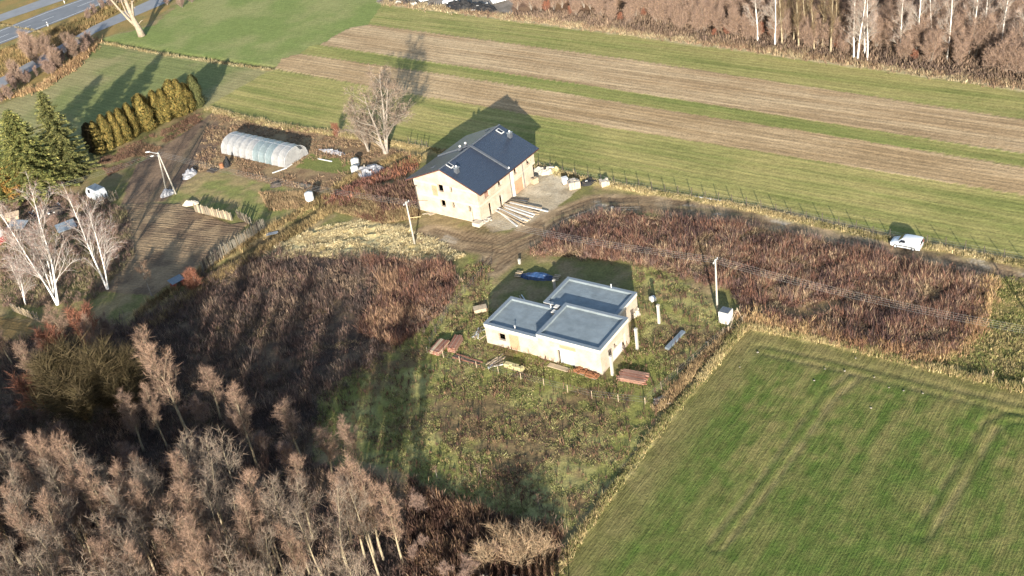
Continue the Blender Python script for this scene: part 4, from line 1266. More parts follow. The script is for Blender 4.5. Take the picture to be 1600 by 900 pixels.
# ------------------------------------------------------------------ evergreens
def spruce_mesh(seed, H, Rb, cols, n=110, dens=1.0, first=.04):
    r = random.Random(seed)
    tris, cs = [], []
    for i in range(n):
        t = first + (1 - first) * (i / n) ** .92
        z = H * t
        L = Rb * (1 - t) ** .66 * r.uniform(.7, 1.15) + .15
        a = i * 2.399 + r.uniform(-.4, .4)
        d = Vector((math.cos(a), math.sin(a), 0))
        s = Vector((-d.y, d.x, 0))
        k = max(3, int(L * 5 * dens))
        for j in range(k):
            f = (j + .5) / k
            c = d * L * f + Vector((0, 0, z - L * .30 * f + L * .16 * f * f))
            w = (.62 * (1 - f) + .18) * (.5 + .12 * L)
            for sgn in (-1, 1, r.choice((-1, 1))):
                tip = c + s * sgn * w * r.uniform(.7, 1.3) + d * r.uniform(.1, .45) + Vector((0, 0, r.uniform(-.3, .14)))
                wd = (d * .6 + Vector((0, 0, r.uniform(-.6, .6)))) .normalized() * r.uniform(.09, .17)
                tris.append((c - wd, c + wd, tip)); cs.append(np.array(r.choice(cols)) * r.uniform(.6, 1.3))
            tip = c + d * r.uniform(.3, .6) + Vector((0, 0, r.uniform(-.05, .2)))
            tris.append((c - s * .12, c + s * .12, tip)); cs.append(np.array(r.choice(cols)) * r.uniform(.7, 1.4))
    V = np.array([tuple(p) for t in tris for p in t])
    return raw_mesh('crown', V, np.arange(len(V)).reshape(-1, 3), np.repeat(np.array(cs), 3, 0), M['needle'])

def thuja_mesh(seed, H, Rb, cols, n=4200):
    r = random.Random(seed)
    V, cs = [], []
    ph = [r.uniform(0, 6.28) for _ in range(6)]
    for i in range(n):
        t = r.random() ** .85
        z = H * t
        a = r.uniform(0, 6.28)
        lump = 1 + .16 * math.sin(3 * a + ph[0] + 4 * t) + .13 * math.sin(5 * a + ph[1] - 9 * t) + .1 * math.sin(17 * t + ph[2] + 2 * a)
        prof = (min(1, t / .12) ** .5) * (1 - max(0, (t - .35) / .65) ** 2.2) ** .6 if t < 1 else 0
        rad = Rb * prof * lump * r.uniform(.72, 1.05)
        c = Vector((math.cos(a) * rad, math.sin(a) * rad, z))
        out = Vector((math.cos(a), math.sin(a), 0))
        s = Vector((-out.y, out.x, 0)) * r.uniform(.07, .14)
        tip = c + out * r.uniform(-.02, .16) + Vector((r.gauss(0, .08), r.gauss(0, .08), r.uniform(.2, .42)))
        V += [c - s, c + s, tip]
        cs.append(np.array(r.choice(cols)) * r.uniform(.55, 1.3))
    V = np.array([tuple(p) for p in V])
    return raw_mesh('crown', V, np.arange(len(V)).reshape(-1, 3), np.repeat(np.array(cs), 3, 0), M['needle'])

def evergreen(name, me, Hm, base, top_y, label, group=None, wide=1.0, rz=0.0, h=None):
    p = G(*base)
    h = h or tall(base, top_y)
    o = empty(name, (p.x, p.y, -.05), rz)
    f = h / Hm
    o.scale = (f * wide, f * wide, f)
    tm = MB().tube([(0, 0, 0), (0, 0, Hm * .5), (0, 0, Hm * .97)], [Hm * .018, Hm * .011, .02], 7).mesh('trunk', M['bark_grey'], True)
    child(tm, 'trunk', o)
    child(me, 'crown', o)
    return tag(o, label, 'tree', group)

SPR = hexc((104, 110, 52), (122, 124, 58), (84, 92, 48), (138, 134, 66), k=.44)
sp1 = spruce_mesh(1, 14, 5.6, SPR, 300, 1.25)
sp2 = spruce_mesh(2, 15, 4.6, hexc((100, 104, 54), (114, 114, 58), (84, 90, 50), (126, 122, 66), k=.42), 280, 1.25)
evergreen('spruce_tree', sp1, 14, (62, 300), 172, 'broad dark spruce at the left edge, fuller of the two', wide=1.12)
evergreen('spruce_tree', sp2, 15, (114, 278), 143, 'taller slimmer spruce right of the broad one', wide=1.0)
evergreen('spruce_tree', sp1, 14, (8, 305), 185, 'spruce cut by the left edge of the picture', wide=1.0, rz=2)
ORG = hexc((176, 132, 48), (160, 118, 44), (140, 110, 46), k=.26)
THJ = hexc((146, 128, 54), (128, 116, 52), (164, 138, 62), (104, 100, 48), k=.28)
th = [thuja_mesh(10 + i, 6.0, 1.15, THJ) for i in range(4)]
tho = thuja_mesh(20, 5, 1.8, ORG)
thg = thuja_mesh(21, 7, 1.5, hexc((108, 112, 62), (92, 98, 56), (124, 124, 70), k=.26))
thd = thuja_mesh(22, 5, 1.2, hexc((84, 74, 50), (100, 86, 54), k=.26))
evergreen('thuja_tree', tho, 5, (30, 303), 250, 'golden-orange thuja bush below the broad spruce', wide=1.2)
evergreen('thuja_tree', thd, 5, (150, 238), 194, 'dull brown thuja at the near end of the hedge row', 'thuja hedge row')
ordn = ['second', 'third', 'fourth', 'fifth', 'sixth', 'seventh', 'eighth', 'ninth', 'tenth', 'eleventh', 'twelfth']
for i, (b_, ty) in enumerate((((161, 240), 191), ((175, 233), 181), ((188, 227), 176), ((200, 221), 171), ((213, 213), 163), ((233, 204), 149), ((252, 193), 143), ((264, 189), 141), ((279, 182), 127), ((289, 179), 126), ((298, 175), 131))):
    evergreen('thuja_tree', th[i % 4], 6.0, b_, ty, 'golden-brown columnar thuja, %s from the spruces in the hedge row' % ordn[i], 'thuja hedge row', wide=(.9, 1.05, .95, 1.15, 1.0, 1.35, 1.1, 1.15, 1.3, 1.2, 1.2)[i], rz=i * 1.3)
evergreen('thuja_tree', thg, 7, (312, 168), 118, 'grey-green conical evergreen at the far end of the hedge row', 'thuja hedge row')

# ------------------------------------------------------------------ vehicles, timber, junk
def heading(pa, pb):
    d = G(*pb) - G(*pa)
    return math.atan2(d.y, d.x)

def make_van(name, paint, label, group=None):
    V = empty(name, (0, 0, 0))
    tag(V, label, 'van', group)
    st = [  # x, z bottom, z belt, z roof, half width low, half width belt, half width roof
        (0.00, .38, .62, .72, .62, .66, .55), (.10, .27, .74, .86, .78, .80, .66), (.55, .24, .92, 1.00, .86, .87, .72), (1.00, .24, 1.02, 1.12, .88, .89, .74),
        (1.12, .24, 1.05, 1.18, .89, .90, .74), (1.78, .24, 1.10, 1.74, .89, .90, .70), (2.1, .24, 1.10, 1.82, .89, .90, .71), (3.2, .24, 1.10, 1.85, .89, .90, .72), (4.2, .24, 1.10, 1.82, .89, .90, .72), (4.38, .30, 1.05, 1.74, .86, .87, .69)]
    b = MB(); ring = []
    for (x, zb, zm, zt, wl, wm, wr) in st:
        r_ = [(x, 0, zb), (x, wl, zb), (x, wl + .01, (zb + zm) / 2), (x, wm, zm), (x, (wm + wr) / 2 + .05, zm + (zt - zm) * .55), (x, wr, zt - .05), (x, wr - .12, zt), (x, 0, zt + .01)]
        ring.append(r_ + [(x, -q[1], q[2]) for q in r_[-2:0:-1]])
    n = len(ring[0]); vs = [p for q in ring for p in q]; fs = []
    for i in range(len(ring) - 1):
        for k in range(n):
            k2 = (k + 1) % n
            fs.append((i * n + k, i * n + k2, (i + 1) * n + k2, (i + 1) * n + k))
    fs.append(tuple(range(n))[::-1]); fs.append(tuple((len(ring) - 1) * n + k for k in range(n)))
    body = b.add(vs, fs).build('body', paint, V, True)
    body.data.polygons.foreach_set('use_smooth', [True] * len(body.data.polygons))
    mod = body.modifiers.new('edge', 'EDGE_SPLIT'); mod.split_angle = math.radians(38)
    # glass plates a few mm proud of the body
    w1 = MB().add([(1.14, .70, 1.21), (1.14, -.70, 1.21), (1.74, -.64, 1.725), (1.74, .64, 1.725), (1.125, .70, 1.225), (1.125, -.70, 1.225), (1.725, -.64, 1.74), (1.725, .64, 1.74)], [(0, 1, 2, 3), (7, 6, 5, 4), (0, 4, 5, 1), (1, 5, 6, 2), (2, 6, 7, 3), (3, 7, 4, 0)])
    w1.build('windscreen', M['carglass'], V)
    for s in (-1, 1):
        MB().add([(1.28, s * .925, 1.10), (2.25, s * .925, 1.10), (2.22, s * .885, 1.56), (1.70, s * .88, 1.53), (1.28, s * .89, 1.10), (2.25, s * .89, 1.10), (2.22, s * .84, 1.56), (1.70, s * .835, 1.53)],
                 [(0, 1, 2, 3), (7, 6, 5, 4), (0, 4, 5, 1), (1, 5, 6, 2), (2, 6, 7, 3), (3, 7, 4, 0)]).build('side_window', M['carglass'], V)
        MB().box(1.05, 3.4, s * .905 - .018, s * .905 + .018, .50, .64).build('rub_strip', M['black'], V)
        MB().box(1.42, 1.62, s * 1.0 - .08, s * 1.0 + .08, 1.08, 1.26).build('mirror', M['black'], V)
        MB().box(.04, .30, s * .66 - .12, s * .66 + .12, .66, .80).build('headlight', M['glass'], V)
        MB().box(4.36, 4.40, s * .80 - .06, s * .80 + .06, .85, 1.35).build('tail_light', M['red'], V)
        for x in (.85, 3.45):
            w = MB().tube([(x, s * .70, .31), (x, s * .905, .31)], .31, 16).build('wheel', M['black'], V)
            MB().tube([(x, s * .86, .31), (x, s * .925, .31)], .19, 12).build('rim', M['grey_metal'], w)
    MB().box(-.03, .05, -.62, .62, .36, .55).build('bumper', M['black'], V)
    MB().box(4.37, 4.42, -.6, .6, 1.12, 1.6).build('rear_window', M['carglass'], V)
    return V
def place_px(o, px, rz, z=0.0):
    p = G(*px)
    o.location = (p.x, p.y, z); o.rotation_euler = (0, 0, rz)
    return o
van = make_van('panel_van', M['white_paint'], 'white panel van parked on the dirt track beside the weedy plot')
hv = heading((1395, 384), (1434, 391.5))
p = G(1414, 388.5)
place_px(van, (1414, 388.5), hv); van.location -= Vector((math.cos(hv), math.sin(hv), 0)) * 2.2 - Vector((-math.sin(hv), math.cos(hv), 0)) * .6

# boxy old van standing behind the ragged fence
V2 = empty('old_van', (*G(155, 311)[:2], 0), heading((136, 300), (154, 308)))
V2.scale = (1.2, 1.15, 1.2)
tag(V2, 'white boxy old van with pale blue-grey roof behind the ragged dark fence', 'van')
b = MB()
b.hexa([(-1.9, -.95, .35), (1.7, -.95, .35), (1.7, .95, .35), (-1.9, .95, .35)], [(-1.95, -.97, 1.25), (1.7, -.97, 1.25), (1.7, .97, 1.25), (-1.95, .97, 1.25)])
b.hexa([(-1.95, -.97, 1.251), (1.7, -.97, 1.251), (1.7, .97, 1.251), (-1.95, .97, 1.251)], [(-1.35, -.86, 2.15), (1.6, -.86, 2.15), (1.6, .86, 2.15), (-1.35, .86, 2.15)])
b.build('body', M['white_paint'], V2, bevel=.08)
MB().box(-1.1, 1.4, -.72, .72, 2.152, 2.21).build('roof_panel', M['blue_grey'], V2)
MB().hexa([(-1.99, -.7, 1.35), (-1.86, -.7, 1.35), (-1.86, .7, 1.35), (-1.99, .7, 1.35)], [(-1.5, -.62, 2.0), (-1.40, -.62, 2.0), (-1.40, .62, 2.0), (-1.5, .62, 2.0)]).build('windscreen', M['carglass'], V2)
MB().hexa([(-1.1, -.985, 1.35), (-.3, -.985, 1.35), (-.3, -.93, 1.35), (-1.1, -.93, 1.35)], [(-1.0, -.90, 1.95), (-.3, -.90, 1.95), (-.3, -.85, 1.95), (-1.0, -.85, 1.95)]).build('side_window', M['carglass'], V2)
for s in (-1, 1):
    for x in (-1.2, 1.1):
        w = MB().tube([(x, s * .72, .33), (x, s * .93, .33)], .33, 14).build('wheel', M['black'], V2)
        MB().tube([(x, s * .88, .33), (x, s * .945, .33)], .18, 10).build('rim', M['grey_metal'], w)

def plank_mesh(L, w, h, m, seed=0):
    r = random.Random(seed)
    e = .03
    return MB().hexa([(0, 0, 0), (L, 0, 0), (L, w, 0), (0, w, 0)], [(e * r.random(), 0, h), (L - e * r.random(), 0, h), (L, w, h), (0, w, h)]).mesh('plank', M[m])

def stack(name, px, ang, L, nx, nz, w, h, mats, label, cat, jit=.06, gap=.03, drop=0.0, yaw=.02, group=None, fan=0.0, bearers=True):
    p = G(*px)
    o = empty(name, (p.x, p.y, 0), ang)
    tag(o, label, cat, group)
    me = [plank_mesh(L, w, h, m, i) for i, m in enumerate(mats)]
    z = .04
    if bearers:
        bm = MB().box(-.05, .05, -.1, nx * (w + gap) + .1, 0, .1).mesh('bearer', M['wood'])
        for x in (-L * .3, L * .3): child(bm, 'bearer', o, Matrix.Translation((x, -nx * (w + gap) / 2, .0)))
        z = .104
    for k in range(nz):
        for i in range(nx):
            if R.random() < drop * (k / max(1, nz - 1)) and k == nz - 1: continue
            f = (i / max(1, nx - 1) - .5) * fan
            mm = Matrix.Translation((-L / 2 + R.gauss(0, jit), (i - nx / 2) * (w + gap), z + k * (h + .004))) @ Matrix.Rotation(f + R.gauss(0, yaw), 4, 'Z')
            child(R.choice(me), 'plank', o, mm)
    return o

stack('timber_stack', (687, 546), heading((681, 549), (700, 528)), 3.0, 7, 5, .2, .12, ('wood_pink', 'wood_pink2', 'wood_pale'), 'left of two reddish-brown board stacks beside the bungalow', 'timber stack', group='reddish board stacks')
stack('timber_stack', (712, 541), heading((703, 553), (718, 528)), 3.2, 5, 6, .2, .12, ('wood_pink', 'wood_pink2'), 'right of two reddish-brown board stacks beside the bungalow', 'timber stack', group='reddish board stacks')
stack('timber_stack', (990, 592), heading((966, 588), (1011, 596)), 3.6, 9, 4, .2, .13, ('wood_pink', 'wood_pink2', 'wood_pink'), 'long reddish board stack in front of the bungalow corner', 'timber stack', jit=.15, group='reddish board stacks')
stack('timber_stack', (812, 333), heading((781, 322), (842, 343)), 6.5, 11, 3, .26, .12, ('wood_pale', 'white', 'wood_pale'), 'pale fanned-out boards lying before the gabled house', 'timber stack', jit=.5, yaw=.03, fan=.35, gap=.08)
stack('sheet_stack', (803, 317), heading((781, 312), (828, 322)), 5.0, 5, 2, .32, .1, ('wood_grey', 'blue_grey', 'wood_dark'), 'dark grey boards piled behind the pale ones at the gabled house', 'timber stack', jit=.3, yaw=.04, fan=.1)
stack('long_plank', (797, 344), heading((780, 332), (814, 357)), 5.6, 1, 1, .28, .12, ('white',), 'single long pale plank lying left of the fanned boards', 'plank', bearers=False)
stack('plank_pile', (731, 562), heading((716, 557), (760, 571)), 4.6, 3, 1, .22, .12, ('wood', 'wood_dark', 'wood_pink2'), 'long dark planks on the grass between stacks and bungalow', 'planks', yaw=.06, gap=.2, bearers=False)
stack('plank_pile', (776, 565), heading((764, 571), (786, 560)), 2.2, 5, 2, .16, .08, ('wood_pale', 'wood', 'white'), 'broken pale wood scraps on the grass before the bungalow', 'planks', yaw=.4, gap=.14, jit=.3, bearers=False)
stack('plank_pile', (748, 522), heading((738, 530), (756, 512)), 2.4, 6, 1, .16, .08, ('white', 'wood_pale', 'wood_grey'), 'scattered whitish boards at the left corner of the bungalow', 'planks', yaw=.35, gap=.16, jit=.3, bearers=False)
stack('plank_pile', (873, 575), heading((862, 571), (890, 580)), 3.2, 3, 1, .26, .1, ('concrete', 'wood_pale'), 'flat pale boards lying before the garage opening', 'planks', yaw=.04, bearers=False)
stack('plank_pile', (1033, 627), heading((1020, 629), (1045, 625)), 1.6, 5, 2, .2, .09, ('concrete', 'wood_grey', 'wood_pale'), 'small grey heap of boards near the crop field corner', 'planks', yaw=.3, jit=.2, bearers=False)
stack('roof_plank', (817, 466), heading((815, 458), (822, 469)), 1.8, 2, 1, .14, .1, ('wood_pale', 'white'), 'two pale laths leaning behind the left flat roof', 'planks', gap=.22, bearers=False)
stack('plank_pile', (676, 332), heading((662, 336), (690, 328)), 2.6, 5, 1, .2, .07, ('wood_grey', 'wood_pale', 'concrete'), 'loose grey boards on the grass along the gable wall', 'planks', yaw=.3, gap=.16, jit=.3, bearers=False)
stack('white_rail', (1109, 312), heading((1075, 307), (1143, 318)), 5.2, 1, 1, .18, .18, ('white',), 'white rail lying along the field fence above the weedy plot', 'rail', bearers=False)

def block_pile(name, px, ang, nx, ny, nz, s, m, label, cat, miss=.1, jit=.02, pallet=True, z0=0.0):
    p = G(*px)
    o = empty(name, (p.x, p.y, z0), ang)
    tag(o, label, cat)
    z = .0
    if pallet:
        b = MB()
        for i in range(3): b.box(-nx * s[0] / 2, nx * s[0] / 2, -ny * s[1] / 2 + i * (ny * s[1] - .1) / 2, -ny * s[1] / 2 + i * (ny * s[1] - .1) / 2 + .1, 0, .1)
        b.box(-nx * s[0] / 2, nx * s[0] / 2, -ny * s[1] / 2, ny * s[1] / 2, .101, .13)
        b.build('pallet', M['wood'], o); z = .135
    me = MB().box(0, s[0] - .012, 0, s[1] - .012, 0, s[2] - .008).mesh('block', M[m])
    for k in range(nz):
        for i in range(nx):
            for j in range(ny):
                if k == nz - 1 and R.random() < miss: continue
                child(me, 'block', o, Matrix.Translation((-nx * s[0] / 2 + i * s[0] + R.gauss(0, jit), -ny * s[1] / 2 + j * s[1] + R.gauss(0, jit), z + k * s[2])) @ Matrix.Rotation(R.gauss(0, jit), 4, 'Z'))
    return o
block_pile('block_pallet', (897, 293), heading((885, 296), (908, 291)), 4, 4, 5, (.5, .45, .25), 'brick', 'large pallet of peach clay blocks in the yard', 'blocks', .35)
block_pile('block_pallet', (945, 290), heading((936, 293), (953, 289)), 3, 3, 4, (.5, .45, .25), 'brick', 'smaller pallet of clay blocks right of the large one', 'blocks', .3)
block_pile('block_pallet', (804, 576), heading((788, 572), (820, 581)), 7, 2, 2, (.42, .36, .26), 'yellow', 'low yellowish block pile on the grass before the bungalow', 'blocks', .1)
block_pile('brick_heap', (907, 581), heading((897, 578), (918, 585)), 5, 4, 2, (.34, .26, .18), 'rust', 'left rust-orange brick heap against the bungalow front', 'bricks', .5, .05)
block_pile('brick_heap', (926, 588), heading((916, 585), (936, 591)), 5, 4, 2, (.34, .26, .18), 'rust', 'right rust-orange brick heap against the bungalow front', 'bricks', .5, .05)
block_pile('slab_stack', (751, 485), heading((741, 488), (760, 484)), 1, 1, 2, (2.0, 1.3, .22), 'wood_pale', 'pale square panel stack left of the bungalow', 'panels', 0, .01)
block_pile('block_pallet', (993, 494), heading((985, 498), (1000, 492)), 3, 2, 4, (.4, .4, .25), 'concrete', 'grey block stack beside the right wall of the bungalow', 'blocks', .5, .05)
block_pile('brick_heap', (757, 345), heading((750, 349), (768, 341)), 6, 5, 2, (.34, .3, .2), 'stone', 'pale rubble heap at the gabled house corner', 'rubble', .6, .12, False)
block_pile('block_pallet', (836, 287), heading((830, 289), (842, 283)), 3, 2, 4, (.4, .4, .25), 'wood_pale', 'crate of pale blocks by the far end of the gabled house', 'blocks', .4)
block_pile('concrete_step', (747, 352), heading((738, 350), (756, 354)), 1, 1, 1, (1.5, 1.2, .7), 'concrete', 'pale block at the foot of the gabled house corner', 'block', 0, 0, False)
block_pile('block_pallet', (1020, 470), heading((1010, 472), (1026, 466)), 2, 2, 3, (.4, .4, .25), 'white', 'small white block pile beyond the white posts', 'blocks', .5)

def heap(name, px, ang, rx, ry, rz, m, label, cat, n=14, m2=None, pieces=0):
    """a rumpled sheet or heap: one lumpy mound, with loose pieces as parts"""
    p = G(*px)
    o = empty(name, (p.x, p.y, 0), ang)
    tag(o, label, cat)
    b = MB(); N = 18; vs = []; fs = []; sd = R.randrange(1000)
    for i in range(N + 1):
        for j in range(N + 1):
            u, v = i / N * 2 - 1, j / N * 2 - 1
            d = math.hypot(u * math.sqrt(1 - v * v / 2), v * math.sqrt(1 - u * u / 2))
            x, y = u * math.sqrt(1 - v * v / 2) * rx, v * math.sqrt(1 - u * u / 2) * ry
            nz = float(fbm(np.array([x + sd]), np.array([y]), .7, 3, sd)[0])
            h = rz * max(0, 1 - d ** 2.2) * (.35 + 1.3 * nz)
            if i in (0, N) or j in (0, N): h = -.05
            vs.append((x * (.85 + .3 * nz), y * (.85 + .3 * nz), h))
    for i in range(N):
        for j in range(N):
            q = i * (N + 1) + j
            fs.append((q, q + N + 1, q + N + 2, q + 1))
    b.add(vs, fs).build('mound', M[m], o)
    for k in range(pieces):
        a = R.uniform(0, 6.28); d = R.random() ** .5
        c = Vector((math.cos(a) * rx * d, math.sin(a) * ry * d, rz * (1 - d * d) * .8 + .05))
        q = c + Vector((R.gauss(0, .6), R.gauss(0, .6), R.uniform(-.1, .3)))
        MB().bar(c, q, R.uniform(.15, .4), R.uniform(.04, .2)).build('scrap_piece', M[R.choice((m2 or m, m, 'white', 'wood_dark'))], o)
    return o
th_ = heading((815, 431), (866, 436))
tarp = heap('tarp_covered_pile', (840, 433), th_, 3.3, 1.0, .7, 'blue_tarp', 'timber pile under a blue tarpaulin in the shade behind the bungalow', 'covered pile')
pm = plank_mesh(1.0, .18, .1, 'wood_pale')
for i in range(5):
    for s in (-1, 1):
        child(pm, 'plank', tarp, Matrix.Translation((s * 3.1 - .5, -.7 + i * .3, .15 + .12 * (i % 3))))
heap('scrap_heap', (575, 268), 0, 3.0, 2.4, .9, 'grey_tarp', 'grey heap of plastic and scrap beside the white tanks', 'heap', pieces=16, m2='concrete')
heap('plastic_heap', (520, 238), heading((500, 234), (545, 243)), 3.4, .7, .5, 'grey_tarp', 'long low row of grey plastic sheets right of the polytunnel', 'heap', pieces=6)
heap('plastic_heap', (297, 274), heading((285, 284), (310, 266)), 2.0, 1.0, 1.2, 'grey_tarp', 'crumpled grey and white plastic heap right of the twin-legged pole', 'heap', pieces=5, m2='white')
heap('plastic_heap', (262, 304), heading((252, 308), (274, 300)), 1.5, .9, .9, 'grey_tarp', 'crumpled grey plastic at the foot of the twin-legged pole', 'heap', pieces=4, m2='blue_grey')
heap('plastic_heap', (298, 319), heading((285, 320), (308, 316)), 1.6, .8, .7, 'concrete', 'pale sheet heap left of the short plank fence', 'heap', pieces=2)
heap('rubbish_heap', (850, 268), heading((842, 268), (862, 270)), 2.2, 1.4, .8, 'stone', 'whitish rubble heap at the far corner of the gabled house', 'heap', pieces=10, m2='white')
heap('rubbish_heap', (868, 268), 0, 1.0, .9, .8, 'yellow', 'small yellow heap beside the whitish rubble', 'heap', pieces=3, m2='yellow')
heap('plastic_heap', (919, 286), heading((908, 288), (930, 283)), 1.6, 1.0, .6, 'black', 'black sheeting heap between the two block pallets', 'heap', pieces=5, m2='white')
heap('rubbish_heap', (432, 291), 0, 1.2, .7, .6, 'wood_dark', 'dark heap of old boards in the middle of the gardens', 'heap', pieces=5)
heap('rubbish_heap', (78, 332), 0, 4.0, 2.4, .8, 'wood_dark', 'dark junk heap with white scraps among the birches', 'heap', pieces=22, m2='white')

# concrete columns of the planned terrace
cm = MB().hexa([(-.16, -.16, 0), (.16, -.16, 0), (.16, .16, 0), (-.16, .16, 0)], [(-.15, -.15, 1), (.15, -.15, 1), (.15, .15, 1), (-.15, .15, 1)])
cm = MB().box(-.16, .16, -.16, .16, 0, .92).box(-.19, .19, -.19, .19, .921, 1.0).mesh('concrete_column', M['conc_post'])
for (bx, by), ty, lab in (((1030, 505), 476, 'white concrete column farthest right of the bungalow'), ((996, 546), 513, 'white concrete column at the right side of the bungalow, middle of three'), ((957, 586), 556, 'white concrete column nearest the front right corner of the bungalow'),
                          ((868, 458), 437, 'white column in the shade behind the blue tarpaulin'), ((812, 412), 405, 'short white post at the corner of the bungalow shadow'), ((957, 330), 323, 'short white stub post at the track bend')):
    p = G(bx, by); o = bpy.data.objects.new('concrete_column', cm); col.objects.link(o)
    o.location = (p.x, p.y, -.02); o.scale = (1, 1, tall((bx, by), ty)); o.rotation_euler = (0, 0, math.radians(-37))
    tag(o, lab, 'column', 'white concrete columns')
a_, b_ = G(1042, 547), G(1068, 520)
o = MB().bar((a_.x, a_.y, .22), (b_.x, b_.y, .22), .62, .36).build('concrete_beam', M['coping'], bevel=.02)
tag(o, 'pale concrete beam lying on the grass right of the bungalow', 'beam')

# block cabinet by the pole
p = G(1134, 502)
C1 = empty('meter_cabinet', (p.x, p.y, 0), heading((1126, 500), (1138, 503)))
tag(C1, 'small pale block cabinet with dark lid beside the tall pole', 'cabinet')
MB().box(-.7, .75, -.7, .75, 0, .95).build('lower_ring', M['white_render'], C1, bevel=.03)
MB().box(-.73, .78, -.73, .78, .96, 1.85).build('upper_ring', M['white_render'], C1, bevel=.03)
MB().box(-.62, .66, -.62, .66, 1.855, 1.91).build('lid', M['roofridge'], C1)
MB().box(-.5, .5, -.735, -.70, .15, .85).build('hatch', M['concrete'], C1)

# tanks and barrels of the gardens
def tank(px, r, h, label, lying=False):
    p = G(*px)
    o = empty('water_tank', (p.x, p.y, 0), .4)
    tag(o, label, 'tank')
    prof = [(0, .0), (r * .9, .02), (r, .12), (r, h * .48), (r * .96, h * .5), (r, h * .52), (r, h - .14), (r * .85, h), (r * .3, h + .03)]
    b = MB(); n = 18; vs = []; fs = []
    for (rr, z) in prof:
        for k in range(n):
            t = 6.2832 * k / n; vs.append((rr * math.cos(t), rr * math.sin(t), z))
    for i in range(len(prof) - 1):
        for k in range(n):
            k2 = (k + 1) % n; fs.append((i * n + k, i * n + k2, (i + 1) * n + k2, (i + 1) * n + k))
    b.add(vs, fs); bo = b.build('barrel', M['white'], o, True)
    cp = MB().tube([(0, 0, h + .0), (0, 0, h + .1)], r * .32, 12).build('lid', M['white'], o)
    return o
tank((555, 269), .72, 1.25, 'lower of the two white plastic tanks by the scrap heap')
tank((556, 259), .80, 1.45, 'upper of the two white plastic tanks by the scrap heap')
tk = tank((486, 318), .80, 1.5, 'white round tank on a wooden stand in the gardens')
for c in tk.children: c.location.z = .75
for sx in (-1, 1):
    for sy in (-1, 1):
        MB().bar((sx * .55, sy * .55, 0), (sx * .5, sy * .5, .745), .12, .12).build('stand_leg', M['wood_pale'], tk)
p = G(883, 287)
o = empty('white_container', (p.x, p.y, 0), heading((878, 289), (889, 286))); tag(o, 'white upright container left of the large block pallet', 'container')
MB().box(-.5, .5, -.5, .5, .12, 1.25).build('tank', M['white'], o, bevel=.06)
MB().box(-.55, .55, -.55, .55, 0, .118).build('pallet', M['wood'], o)
p = G(347, 262)
o = empty('rusty_drum', (p.x, p.y, 0), 0); tag(o, 'rust-orange drum beside black sheeting below the polytunnel', 'drum')
MB().tube([(0, 0, 0), (0, 0, .5), (0, 0, .52), (0, 0, 1.0)], [.42, .42, .44, .42], 14).build('barrel', M['rust'], o)
heap('plastic_heap', (356, 259), 1.2, .9, .6, 1.6, 'black', 'peaked black sheet beside the rusty drum', 'heap', pieces=1, m2='white')
stack('pallet_pile', (332, 268), heading((320, 266), (345, 272)), 2.0, 4, 2, .3, .12, ('wood_dark', 'wood_dark'), 'dark pallet left of the rusty drum', 'pallet')
stack('pallet_pile', (476, 291), heading((468, 289), (487, 293)), 2.4, 4, 1, .3, .12, ('wood_dark', 'wood_grey'), 'dark slatted pallet above the round white tank', 'pallet', gap=.1)
stack('board_row', (508, 251), heading((490, 248), (527, 256)), 3.6, 1, 1, .2, .14, ('white',), 'white board edging in the small lawn right of the polytunnel', 'board', bearers=False)
stack('board_row', (425, 365), heading((414, 366), (434, 362)), 2.0, 3, 1, .3, .06, ('blue_grey', 'grey_tarp'), 'bluish sheet lying at the end of the long plank fence', 'sheet', bearers=False, gap=.0)

# small sheds and lean-tos at the left
def shed(px, ang, lx, ly, h0, h1, wm, rm, label, name='garden_shed'):
    p = G(*px)
    o = empty(name, (p.x, p.y, 0), ang)
    tag(o, label, 'shed')
    MB().hexa([(-lx / 2, -ly / 2, 0), (lx / 2, -ly / 2, 0), (lx / 2, ly / 2, 0), (-lx / 2, ly / 2, 0)], [(-lx / 2, -ly / 2, h0), (lx / 2, -ly / 2, h0), (lx / 2, ly / 2, h1), (-lx / 2, ly / 2, h1)]).build('wall', M[wm], o)
    e = .2
    sl = (h1 - h0) / ly
    MB().hexa([(-lx / 2 - e, -ly / 2 - e, h0 - e * sl + .01), (lx / 2 + e, -ly / 2 - e, h0 - e * sl + .01), (lx / 2 + e, ly / 2 + e, h1 + e * sl + .01), (-lx / 2 - e, ly / 2 + e, h1 + e * sl + .01)],
              [(-lx / 2 - e, -ly / 2 - e, h0 - e * sl + .08), (lx / 2 + e, -ly / 2 - e, h0 - e * sl + .08), (lx / 2 + e, ly / 2 + e, h1 + e * sl + .08), (-lx / 2 - e, ly / 2 + e, h1 + e * sl + .08)]).build('roof', M[rm], o)
    MB().box(-.4, .4, -ly / 2 - .03, -ly / 2 - .003, .05, min(h0 - .1, 1.7)).build('door', M['wood_dark'], o)
    return o
shed((108, 366), heading((95, 362), (122, 352)), 3.0, 2.0, 1.5, 2.0, 'wood_dark', 'blue_grey', 'low shed with blue-grey sheet roof behind the many-stemmed birch')
shed((32, 362), heading((14, 360), (50, 362)), 3.4, 1.8, 1.3, 1.8, 'wood_dark', 'blue_grey', 'low shed with bluish roof left of the tallest birch')
shed((2, 378), heading((-10, 372), (14, 378)), 2.2, 1.8, 1.4, 1.8, 'red', 'white', 'red shed with white roof edge at the left edge of the picture')
shed((278, 446), heading((268, 450), (287, 440)), 1.9, 1.2, 1.0, 1.2, 'red', 'blue_grey', 'low red box with pale lid at the end of the plank fence', 'red_bin')
shed((22, 344), .2, 2.2, 1.2, 1.0, 1.3, 'wood_pale', 'wood_pale', 'pale wooden hutch beneath the golden thuja')

